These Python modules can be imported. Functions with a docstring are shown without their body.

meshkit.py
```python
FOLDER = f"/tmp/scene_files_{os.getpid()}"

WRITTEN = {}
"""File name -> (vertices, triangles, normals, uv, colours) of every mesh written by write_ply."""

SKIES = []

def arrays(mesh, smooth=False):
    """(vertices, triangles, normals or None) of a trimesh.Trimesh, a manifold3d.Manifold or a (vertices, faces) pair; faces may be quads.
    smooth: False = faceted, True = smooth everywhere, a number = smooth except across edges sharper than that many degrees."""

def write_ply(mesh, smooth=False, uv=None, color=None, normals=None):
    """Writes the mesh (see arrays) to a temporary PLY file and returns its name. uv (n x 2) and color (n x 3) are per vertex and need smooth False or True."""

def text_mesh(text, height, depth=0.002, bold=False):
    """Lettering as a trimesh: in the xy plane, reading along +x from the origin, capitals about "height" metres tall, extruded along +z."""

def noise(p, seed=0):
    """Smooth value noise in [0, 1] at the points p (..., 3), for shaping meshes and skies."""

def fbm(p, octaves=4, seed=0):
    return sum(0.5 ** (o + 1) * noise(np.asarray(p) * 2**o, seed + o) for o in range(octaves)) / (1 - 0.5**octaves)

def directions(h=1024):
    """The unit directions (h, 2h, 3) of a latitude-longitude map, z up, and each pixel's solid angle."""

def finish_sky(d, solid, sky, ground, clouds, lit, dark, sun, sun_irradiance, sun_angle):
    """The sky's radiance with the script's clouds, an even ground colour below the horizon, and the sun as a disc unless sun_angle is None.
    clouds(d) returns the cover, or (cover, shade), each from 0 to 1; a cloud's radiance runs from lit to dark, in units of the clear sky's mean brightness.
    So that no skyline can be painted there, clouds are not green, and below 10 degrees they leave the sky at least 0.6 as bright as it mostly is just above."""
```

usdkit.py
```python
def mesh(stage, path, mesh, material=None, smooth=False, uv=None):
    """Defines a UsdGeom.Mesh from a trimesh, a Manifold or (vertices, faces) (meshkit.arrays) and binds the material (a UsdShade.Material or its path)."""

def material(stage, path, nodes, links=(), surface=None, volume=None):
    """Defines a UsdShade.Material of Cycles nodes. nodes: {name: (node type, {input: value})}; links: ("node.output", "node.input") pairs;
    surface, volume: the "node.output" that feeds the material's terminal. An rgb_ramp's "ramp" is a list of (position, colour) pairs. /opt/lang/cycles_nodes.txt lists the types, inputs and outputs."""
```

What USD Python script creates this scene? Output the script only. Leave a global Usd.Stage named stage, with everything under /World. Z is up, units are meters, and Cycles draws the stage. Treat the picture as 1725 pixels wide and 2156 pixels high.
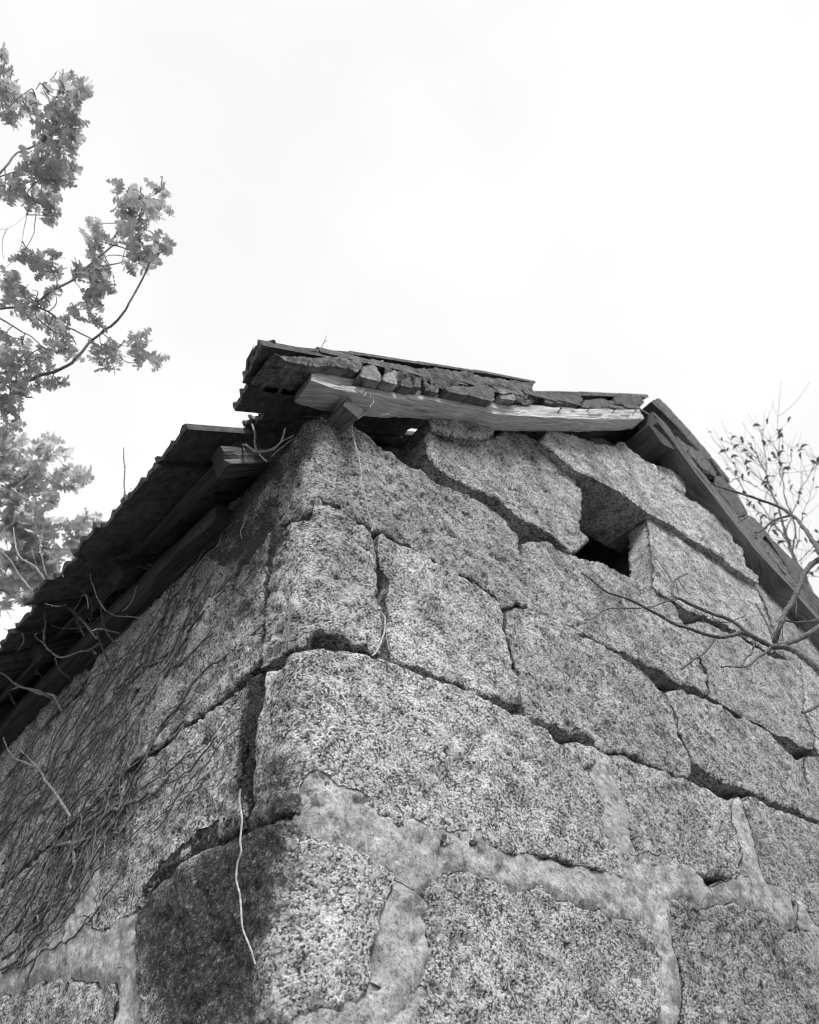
import math, random
import numpy as np
import trimesh, shapely, usdkit
from meshkit import noise, fbm
from scipy.spatial import Delaunay, cKDTree
from shapely.geometry import Polygon, Point, LineString, box as sbox
from shapely.ops import unary_union
from pxr import Usd, UsdGeom, UsdLux, UsdShade, Gf, Sdf, Vt

stage = Usd.Stage.CreateInMemory()
UsdGeom.SetStageUpAxis(stage, UsdGeom.Tokens.z)
UsdGeom.SetStageMetersPerUnit(stage, 1.0)
UsdGeom.Xform.Define(stage, '/World')

# ------------------------------------------------------------------ camera, sky, sun, exposure
FPX, CX, CY = 1500.0, 862.5, 1078.0          # focal length and centre measured on a 1725 x 2156 view of the photograph
EXPOSURE = 1.32
def unit(v):
    v = np.asarray(v, float); return v / np.linalg.norm(v)
_z = unit((-129, -1378, FPX)); _x = np.array((2609.0, 1392.0, FPX)); _x = unit(_x - _z * (_x @ _z)); _y = np.cross(_z, _x)
ROT = np.array([_x, _y, _z])                  # photo axes -> world: x along the gable wall, z up
def ray(x, y): return ROT @ unit((x - CX, y - CY, FPX))
_r = ray(665, 880)
CAM = -_r / np.hypot(_r[0], _r[1]) * 1.8; CAM[2] = 1.6
VD = ROT @ unit((-2200, 1842, FPX)); VD[2] = 0; VD = unit(VD)      # along the left wall, away from the corner
NR = np.array([0, -1.0, 0]); NL = np.array([-VD[1], VD[0], 0])       # outward normals of the two walls
cam = UsdGeom.Camera.Define(stage, '/World/camera')
right, up, back = ROT @ (1, 0, 0), -(ROT @ (0, 1, 0)), -(ROT @ (0, 0, 1))
cam.AddTransformOp().Set(Gf.Matrix4d(*right, 0, *up, 0, *back, 0, *CAM, 1))
cam.CreateHorizontalApertureAttr(28.8); cam.CreateVerticalApertureAttr(36.0)
cam.CreateFocalLengthAttr(28.8 * FPX / 1725)
cam.CreateClippingRangeAttr(Gf.Vec2f(0.05, 5000))
cam.CreateFStopAttr(3.2); cam.CreateFocusDistanceAttr(2.35)
cam.CreateExposureAttr(EXPOSURE)

SUN_DIR = unit((-0.20, -0.60, 0.78))
sky_mat = usdkit.material(stage, '/World/Looks/sky', {
    'tc': ('texture_coordinate', {}),
    'sky': ('sky_texture', {'sky_type': 'single_scattering', 'sun_disc': False, 'sun_elevation': math.asin(SUN_DIR[2]), 'sun_rotation': math.atan2(SUN_DIR[0], SUN_DIR[1])}),
    'bw': ('rgb_to_bw', {}),
    'n': ('noise_texture', {'scale': 1.6, 'detail': 4.0, 'roughness': 0.55}),
    'cloud': ('rgb_ramp', {'ramp': [(0.30, (8.3, 8.3, 8.3)), (0.5, (9.0, 9.0, 9.0)), (0.7, (10.2, 10.2, 10.2))]}),
    'mix': ('mix_color', {'fac': 0.88, 'use_clamp': False}),
    'bg': ('background_shader', {'strength': 0.05}),
}, [('tc.generated', 'n.vector'), ('n.fac', 'cloud.fac'), ('sky.color', 'bw.color'), ('bw.val', 'mix.a'), ('cloud.color', 'mix.b'), ('mix.result', 'bg.color')], surface='bg.background')
dome = UsdLux.DomeLight.Define(stage, '/World/sky')
UsdShade.MaterialBindingAPI.Apply(dome.GetPrim()).Bind(sky_mat)
sun = UsdLux.DistantLight.Define(stage, '/World/sun')
sun.CreateNormalizeAttr(True); sun.CreateIntensityAttr(0.4); sun.CreateAngleAttr(16.0); sun.CreateColorAttr(Gf.Vec3f(1, 0.995, 0.985))
_sb = SUN_DIR; _sr = unit(np.cross((0, 0, 1), _sb)); _su = np.cross(_sb, _sr)
sun.AddTransformOp().Set(Gf.Matrix4d(*_sr, 0, *_su, 0, *_sb, 0, 0, 0, 20, 1))

# ------------------------------------------------------------------ naming and tagging
_used = {}
def numbered(parent, name):
    k = _used.get((parent, name), -1) + 1; _used[(parent, name)] = k
    return name if k == 0 else f'{name}_{k:03d}'
def path_of(parent, name):
    p = '/World' if parent is None else str(parent.GetPath())
    return f'{p}/{numbered(p, name)}'
def tag(prim, label=None, category=None, group=None, kind=None):
    for k, v in (('label', label), ('category', category), ('group', group), ('kind', kind)):
        if v: prim.SetCustomDataByKey(k, v)
    return prim
def thing(name, label, category, group=None, loc=(0, 0, 0)):
    x = UsdGeom.Xform.Define(stage, path_of(None, name))
    if any(loc): x.AddTranslateOp().Set(Gf.Vec3d(*map(float, loc)))
    return tag(x.GetPrim(), label, category, group)
def obj(name, vf, mat, parent=None, smooth=False, uv=None, **primvars):
    v, f = (vf.vertices, vf.faces) if isinstance(vf, trimesh.Trimesh) else vf
    v = np.asarray(v, float)
    if parent is not None:
        t = UsdGeom.XformCache().GetLocalToWorldTransform(parent).ExtractTranslation()
        v = v - np.array([t[0], t[1], t[2]])
    m = usdkit.mesh(stage, path_of(parent, name), (v, np.asarray(f)), mat, smooth=smooth, uv=uv)
    for k, a in primvars.items():
        UsdGeom.PrimvarsAPI(m).CreatePrimvar(k, Sdf.ValueTypeNames.FloatArray, 'vertex').Set(Vt.FloatArray.FromNumpy(np.asarray(a, np.float32)))
    return m.GetPrim()
tag(dome.GetPrim(), 'pale overcast white sky', 'sky', kind='structure')

# ------------------------------------------------------------------ materials (the photograph is black and white)
def g(v): return (v, v, v)
def granite():
    return usdkit.material(stage, '/World/Looks/granite', {
        'geo': ('geometry', {}), 'oi': ('object_info', {}),
        'map': ('mapping', {'rotation': (0.3, 0.5, 0.2), 'scale': (1.0, 1.0, 1.2)}),
        'v': ('voronoi_texture', {'scale': 165.0, 'feature': 'f1', 'randomness': 1.0}), 'vb': ('separate_color', {}),
        'v2': ('voronoi_texture', {'scale': 66.0, 'feature': 'f1', 'randomness': 1.0}), 'v2b': ('separate_color', {}),
        'n1': ('noise_texture', {'scale': 75.0, 'detail': 6.0, 'roughness': 0.8, 'distortion': 0.2}),
        'n2': ('noise_texture', {'scale': 4.0, 'detail': 6.0, 'roughness': 0.65}),
        'n3': ('noise_texture', {'scale': 15.0, 'detail': 5.0, 'roughness': 0.7}),
        'mixg': ('mix_float', {'fac': 0.32}), 'mixh': ('mix_float', {'fac': 0.36}),
        'grain': ('rgb_ramp', {'ramp': [(0.0, g(0.02)), (0.375, g(0.05)), (0.435, g(0.17)), (0.485, g(0.41)), (0.545, g(0.66)), (0.635, g(0.85)), (1.0, g(0.84))]}),
        # crystals: pale feldspar and dark mica, a few centimetres apart
        'cr': ('map_range', {'from_min': 0.14, 'from_max': 0.36, 'to_min': 1.0, 'to_max': 0.0, 'clamp': True}),
        'pale': ('math', {'math_type': 'greater_than', 'value2': 0.86}), 'palem': ('math', {'math_type': 'multiply'}), 'pales': ('math', {'math_type': 'multiply', 'value2': 0.75}),
        'mica': ('math', {'math_type': 'greater_than', 'value2': 0.80}), 'micam': ('math', {'math_type': 'multiply'}), 'micas': ('math', {'math_type': 'multiply', 'value2': 0.75}),
        'mixp': ('mix_color', {'b': g(0.78)}), 'mixm': ('mix_color', {'b': g(0.045)}),
        'tone': ('rgb_ramp', {'ramp': [(0.28, g(0.50)), (0.42, g(0.82)), (0.52, g(1.0)), (0.70, g(1.22))]}),
        'mul': ('mix_color', {'blend_type': 'multiply', 'fac': 1.0, 'use_clamp': False, 'use_clamp_result': False}),
        'rnd': ('map_range', {'from_min': 0.0, 'from_max': 1.0, 'to_min': 0.78, 'to_max': 1.12}),
        'smap': ('mapping', {'scale': (5.0, 5.0, 0.9)}), 'streak': ('noise_texture', {'scale': 1.0, 'detail': 5.0, 'roughness': 0.65}), 'strk': ('rgb_ramp', {'ramp': [(0.36, g(0.66)), (0.46, g(0.97)), (0.62, g(1.1))]}), 'mul3': ('mix_color', {'blend_type': 'multiply', 'fac': 1.0, 'use_clamp': False}),
        'mul2': ('mix_color', {'blend_type': 'multiply', 'fac': 1.0, 'use_clamp': False}),
        'st': ('attribute', {'attribute': 'stain'}),
        'stn': ('math', {'math_type': 'multiply_add', 'value2': 1.5, 'value3': -0.75}),
        'stadd': ('math', {'math_type': 'add'}), 'stm1': ('math', {'math_type': 'multiply_add', 'value2': 1.5, 'value3': -0.75}), 'stadd2': ('math', {'math_type': 'add'}),
        'stc': ('map_range', {'range_type': 'smoothstep', 'from_min': 0.35, 'from_max': 0.72, 'to_min': 0.0, 'to_max': 0.94, 'clamp': True}),
        'dark': ('rgb_ramp', {'ramp': [(0.35, g(0.010)), (0.50, g(0.030)), (0.58, g(0.10)), (0.66, g(0.40))]}),
        'mixs': ('mix_color', {}),
        'h1': ('math', {'math_type': 'multiply_add', 'value2': 1.0}),
        'vd': ('math', {'math_type': 'multiply', 'value2': -0.25}),
        'bump': ('bump', {'strength': 1.0, 'distance': 0.017}),
        'p': ('principled_bsdf', {'roughness': 0.9, 'specular_ior_level': 0.25}),
    }, [('geo.position', 'map.vector'), ('map.vector', 'v.vector'), ('map.vector', 'v2.vector'), ('map.vector', 'n1.vector'), ('geo.position', 'n2.vector'), ('map.vector', 'n3.vector'),
        ('v.color', 'vb.color'), ('v2.color', 'v2b.color'), ('n1.fac', 'mixg.a'), ('vb.r', 'mixg.b'), ('mixg.result', 'mixh.a'), ('n3.fac', 'mixh.b'), ('mixh.result', 'grain.fac'),
        ('v2.distance', 'cr.value'), ('v2b.r', 'pale.value1'), ('cr.result', 'palem.value1'), ('pale.value', 'palem.value2'), ('palem.value', 'pales.value1'), ('v2b.g', 'mica.value1'), ('cr.result', 'micam.value1'), ('mica.value', 'micam.value2'), ('micam.value', 'micas.value1'),
        ('grain.color', 'mixp.a'), ('pales.value', 'mixp.fac'), ('mixp.result', 'mixm.a'), ('micas.value', 'mixm.fac'),
        ('n2.fac', 'tone.fac'), ('mixm.result', 'mul.a'), ('tone.color', 'mul.b'),
        ('oi.random', 'rnd.value'), ('mul.result', 'mul2.a'), ('rnd.result', 'mul2.b'),
        ('n3.fac', 'stn.value1'), ('st.fac', 'stadd.value1'), ('stn.value', 'stadd.value2'), ('n1.fac', 'stm1.value1'), ('stm1.value', 'stadd2.value1'), ('stadd.value', 'stadd2.value2'), ('stadd2.value', 'stc.value'), ('stc.result', 'mixs.fac'),
        ('n1.fac', 'dark.fac'), ('mul3.result', 'mixs.a'), ('dark.color', 'mixs.b'), ('geo.position', 'smap.vector'), ('smap.vector', 'streak.vector'), ('streak.fac', 'strk.fac'), ('strk.color', 'mul3.b'), ('mul2.result', 'mul3.a'), ('mixs.result', 'p.base_color'),
        ('n1.fac', 'h1.value1'), ('v.distance', 'vd.value1'), ('vd.value', 'h1.value3'), ('h1.value', 'bump.height'), ('bump.normal', 'p.normal')], surface='p.BSDF')
def mortar():
    return usdkit.material(stage, '/World/Looks/mortar', {
        'geo': ('geometry', {}), 'oi': ('object_info', {}),
        'n1': ('noise_texture', {'scale': 9.0, 'detail': 6.0, 'roughness': 0.65}),
        'n2': ('noise_texture', {'scale': 90.0, 'detail': 6.0, 'roughness': 0.8}),
        'n3': ('noise_texture', {'scale': 16.0, 'detail': 5.0, 'roughness': 0.62}),
        'base': ('rgb_ramp', {'ramp': [(0.3, g(0.22)), (0.45, g(0.40)), (0.55, g(0.50)), (0.70, g(0.70))]}),
        'speck': ('rgb_ramp', {'ramp': [(0.30, g(0.12)), (0.40, g(0.55)), (0.47, g(0.90)), (0.60, g(1.22))]}),
        'mul': ('mix_color', {'blend_type': 'multiply', 'fac': 1.0, 'use_clamp': False}),
        'lich': ('rgb_ramp', {'ramp': [(0.555, g(0.0)), (0.585, g(0.85))]}),
        'st': ('attribute', {'attribute': 'stain'}),
        'ladd': ('math', {'math_type': 'multiply', 'use_clamp': True}),
        'mixl': ('mix_color', {'b': g(0.13)}),
        'h': ('math', {'math_type': 'multiply_add', 'value2': 0.7}),
        'bump': ('bump', {'strength': 0.9, 'distance': 0.012}),
        'p': ('principled_bsdf', {'roughness': 0.92, 'specular_ior_level': 0.2}),
    }, [('geo.position', 'n1.vector'), ('geo.position', 'n2.vector'), ('geo.position', 'n3.vector'), ('n1.fac', 'base.fac'), ('n2.fac', 'speck.fac'),
        ('base.color', 'mul.a'), ('speck.color', 'mul.b'), ('n3.fac', 'lich.fac'), ('lich.color', 'ladd.value1'), ('st.fac', 'ladd.value2'),
        ('ladd.value', 'mixl.fac'), ('mul.result', 'mixl.a'), ('mixl.result', 'p.base_color'),
        ('n2.fac', 'h.value1'), ('n3.fac', 'h.value3'), ('h.value', 'bump.height'), ('bump.normal', 'p.normal')], surface='p.BSDF')
def wood(name, lo, hi, cracks=0.5):
    return usdkit.material(stage, f'/World/Looks/{name}', {
        'tc': ('texture_coordinate', {}),
        'm1': ('mapping', {'scale': (4.0, 170.0, 1.0)}), 'm2': ('mapping', {'scale': (2.0, 46.0, 1.0)}),
        'n1': ('noise_texture', {'scale': 1.0, 'detail': 4.0, 'roughness': 0.7, 'distortion': 0.08}),
        'n2': ('noise_texture', {'scale': 1.0, 'detail': 5.0, 'roughness': 0.65, 'distortion': 0.08}),
        'c1': ('rgb_ramp', {'ramp': [(0.28, g(lo * 0.45)), (0.45, g(lo)), (0.6, g(hi)), (0.8, g(hi * 1.15))]}),
        'c2': ('rgb_ramp', {'ramp': [(0.31, g(0.10)), (0.37, g(0.80)), (0.6, g(1.05))]}),
        'mul': ('mix_color', {'blend_type': 'multiply', 'fac': 1.0, 'use_clamp': False}),
        'h': ('math', {'math_type': 'multiply_add', 'value2': 1.5}),
        'bump': ('bump', {'strength': 0.9, 'distance': 0.008}),
        'p': ('principled_bsdf', {'roughness': 0.85, 'specular_ior_level': 0.25}),
    }, [('tc.UV', 'm1.vector'), ('tc.UV', 'm2.vector'), ('m1.vector', 'n1.vector'), ('m2.vector', 'n2.vector'), ('n1.fac', 'c1.fac'), ('n2.fac', 'c2.fac'),
        ('c1.color', 'mul.a'), ('c2.color', 'mul.b'), ('mul.result', 'p.base_color'), ('n2.fac', 'h.value1'), ('n1.fac', 'h.value3'), ('h.value', 'bump.height'), ('bump.normal', 'p.normal')], surface='p.BSDF')
def rough(name, lo, hi, scale=30.0, bump=0.006, fine=160.0, rough_=0.9):
    return usdkit.material(stage, f'/World/Looks/{name}', {
        'geo': ('geometry', {}), 'oi': ('object_info', {}),
        'n1': ('noise_texture', {'scale': scale, 'detail': 6.0, 'roughness': 0.65}),
        'n2': ('noise_texture', {'scale': fine, 'detail': 3.0, 'roughness': 0.6}),
        'mix': ('mix_float', {'fac': 0.4}),
        'c': ('rgb_ramp', {'ramp': [(0.32, g(lo * 0.5)), (0.45, g(lo)), (0.58, g(hi)), (0.75, g(hi * 1.25))]}),
        'rnd': ('map_range', {'from_min': 0.0, 'from_max': 1.0, 'to_min': 0.75, 'to_max': 1.15}),
        'mul': ('mix_color', {'blend_type': 'multiply', 'fac': 1.0, 'use_clamp': False}),
        'bump': ('bump', {'strength': 0.9, 'distance': bump}),
        'p': ('principled_bsdf', {'roughness': rough_, 'specular_ior_level': 0.25}),
    }, [('geo.position', 'n1.vector'), ('geo.position', 'n2.vector'), ('n1.fac', 'mix.a'), ('n2.fac', 'mix.b'), ('mix.result', 'c.fac'), ('c.color', 'mul.a'),
        ('oi.random', 'rnd.value'), ('rnd.result', 'mul.b'), ('mul.result', 'p.base_color'), ('mix.result', 'bump.height'), ('bump.normal', 'p.normal')], surface='p.BSDF')
def leafy(name, col, trans):
    return usdkit.material(stage, f'/World/Looks/{name}', {
        'geo': ('geometry', {}),
        'n': ('noise_texture', {'scale': 7.0, 'detail': 2.0}),
        'c': ('rgb_ramp', {'ramp': [(0.3, g(col * 0.6)), (0.7, g(col * 1.4))]}),
        'isl': ('map_range', {'from_min': 0.0, 'from_max': 1.0, 'to_min': 0.7, 'to_max': 1.3}),
        'mul': ('mix_color', {'blend_type': 'multiply', 'fac': 1.0, 'use_clamp': False}),
        'd': ('principled_bsdf', {'roughness': 0.55, 'specular_ior_level': 0.4}), 't': ('translucent_bsdf', {}), 'm': ('mix_closure', {'fac': trans}),
    }, [('geo.position', 'n.vector'), ('n.fac', 'c.fac'), ('geo.random_per_island', 'isl.value'), ('c.color', 'mul.a'), ('isl.result', 'mul.b'),
        ('mul.result', 'd.base_color'), ('mul.result', 't.color'), ('d.BSDF', 'm.closure1'), ('t.BSDF', 'm.closure2')], surface='m.closure')
M = dict(granite=granite(), mortar=mortar(), pale_wood=wood('pale_wood', 0.42, 0.74), grey_wood=wood('grey_wood', 0.12, 0.26), dark_wood=wood('dark_wood', 0.06, 0.13),
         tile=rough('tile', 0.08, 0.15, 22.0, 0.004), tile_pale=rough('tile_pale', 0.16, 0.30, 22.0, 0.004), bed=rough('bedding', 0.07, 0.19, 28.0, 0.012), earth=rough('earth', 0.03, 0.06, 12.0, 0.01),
         ground=rough('ground', 0.05, 0.08, 3.0, 0.02, 40.0), bark=rough('bark', 0.07, 0.17, 60.0, 0.004), bark_pale=rough('bark_pale', 0.22, 0.42, 70.0, 0.003), vine=rough('vine', 0.09, 0.22, 50.0, 0.003),
         tendril=rough('tendril', 0.30, 0.48, 40.0, 0.001), iron=rough('iron', 0.03, 0.07, 60.0, 0.001), moss=leafy('moss', 0.16, 0.3), leaf=leafy('leaf', 0.56, 0.62), leaf_far_glow=leafy('leaf_far_glow', 0.74, 0.64),  # oak leaf tones raised past their own colour to hold backlit glow and halation
         dead_leaf=leafy('dead_leaf', 0.16, 0.4))

# ------------------------------------------------------------------ reading points off the photograph (each tuple is a zoomed view: its corner and scale)
VIEWS = {'A': (650, 1000, 2.15625), 'B': (1250, 1000, 2.15625), 'C': (1800, 1150, 2.3957), 'D': (0, 1250, 1.91667), 'E': (700, 1250, 1.725), 'F': (0, 2000, 1.725),
         'G': (800, 2200, 1.91667), 'H': (1600, 2000, 1.91667), 'I': (0, 100, 2.695), 'J': (0, 700, 2.875), 'K': (0, 1300, 3.5925), 'S': (0, 0, 1.0), 'Z': (0, 0, 0.69)}
def V(key, *pts):
    x, y, s = VIEWS[key]
    return [((x + p[0] / s) * 0.69, (y + p[1] / s) * 0.69) for p in pts]
def corner_x(y): return 733 - 0.05763 * (y + 300)
def on_right(p, off=0.0):
    r = ray(*p); return CAM + r * ((-off - CAM[1]) / r[1])
def on_left(p, off=0.0):
    r = ray(*p); return CAM + r * ((off - NL @ CAM) / (NL @ r))
def on_wall(p, off=0.0, side=None):
    """Wall coordinates (s, z): s > 0 along the gable wall, s < 0 along the left wall."""
    if side == 'r' or (side is None and p[0] >= corner_x(p[1])):
        q = on_right(p, off); return (q[0], q[2])
    q = on_left(p, off); return (-(q @ VD), q[2])
def to_photo(P):
    c = (np.asarray(P) - CAM) @ ROT; return CX + c[..., 0] / c[..., 2] * FPX, CY + c[..., 1] / c[..., 2] * FPX
ANG = math.acos(NR @ NL); RC = 0.075; TC = RC * math.tan(ANG / 2); BIS = unit(NR + NL); CEN = -BIS * (RC / math.cos(ANG / 2))
def wall_frame(s):
    s = np.asarray(s, float)
    k = np.clip(s / TC, -1, 1)[:, None]                       # -1 left wall, 1 gable wall
    a = (1 - k) / 2 * ANG
    n = (np.sin(ANG - a) * NR + np.sin(a) * NL) / math.sin(ANG)
    flat = np.where((s > 0)[:, None], s[:, None] * np.array([1.0, 0, 0]), -s[:, None] * VD)
    return np.where(np.abs(s)[:, None] >= TC, flat, CEN + RC * n), n
def wall_point(s, z, out):
    p, n = wall_frame(s)
    out = np.asarray(out, float)[:, None]
    shallow = np.maximum(out, -RC * 0.8)
    w = np.clip(np.abs(np.asarray(s)) / 0.45, 0, 1)[:, None]
    deep = -unit_rows(w * n + (1 - w) * BIS)
    q = p + n * shallow + deep * (shallow - out)
    q[:, 2] += np.asarray(z)
    return q
def unit_rows(a): return a / np.maximum(np.linalg.norm(a, axis=1, keepdims=True), 1e-9)

# ------------------------------------------------------------------ stains on the wall (lichen and moss, shapes of their own)
STAINS = [(Polygon([on_wall(p) for p in poly]), soft, amount) for poly, soft, amount in [
    (V('F', (1300, 740), (1540, 640), (1660, 720), (1640, 900), (1580, 1000), (1540, 1120), (1500, 1300), (1450, 1500), (1400, 1700), (1360, 1941), (1000, 2100), (850, 2100), (760, 1850), (730, 1560), (720, 1400), (780, 1240), (900, 1130), (1080, 1010), (1180, 900)), 0.20, 0.90),
    (V('F', (1330, 740), (1420, 560), (1560, 480), (1640, 700), (1560, 900), (1400, 860)), 0.10, 0.62),
    (V('G', (-60, 300), (120, 250), (230, 480), (200, 640), (260, 800), (160, 1100), (60, 1300), (-60, 1200)), 0.10, 0.55),
    (V('F', (1290, 130), (1400, 80), (1395, 300), (1350, 520), (1320, 740), (1230, 740), (1250, 450)), 0.04, 1.0),
    (V('F', (1100, 400), (1230, 300), (1260, 700), (1120, 900), (1050, 800)), 0.10, 0.30),
    (V('E', (60, 620), (230, 560), (330, 640), (260, 800), (230, 1000), (180, 1200), (60, 1250), (-60, 1100), (-40, 800)), 0.12, 0.50),
    (V('E', (300, 1330), (420, 1130), (600, 1160), (560, 1220), (400, 1270)), 0.04, 0.55),
    (V('F', (560, 800), (900, 760), (1000, 1000), (760, 1250), (520, 1300), (560, 1000)), 0.10, 0.26),
    (V('H', (1100, 1500), (1725, 1650), (1725, 2156), (1300, 2156)), 0.15, 0.28),
    (V('G', (1000, 1000), (1300, 950), (1250, 1300), (1000, 1400)), 0.10, 0.22),
    (V('H', (0, 1500), (300, 1500), (250, 2100), (0, 2100)), 0.12, 0.25),
    (V('H', (1000, 1270), (1060, 1300), (1090, 1440), (1030, 1450)), 0.02, 0.8),
    (V('E', (-300, 1000), (-100, 800), (60, 560), (200, 420), (300, 320), (240, 280), (0, 500), (-200, 760)), 0.08, 0.36),
]]
def stain_at(s, z):
    pts = shapely.points(np.stack([s, z], 1)); out = np.zeros(len(s))
    for poly, soft, amount in STAINS:
        inside = shapely.contains(poly, pts); d = shapely.distance(poly.exterior, pts)
        t = np.clip(0.5 + np.where(inside, d, -d) / (2 * soft), 0, 1)
        out = np.maximum(out, amount * t * t * (3 - 2 * t))
    return out

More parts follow.
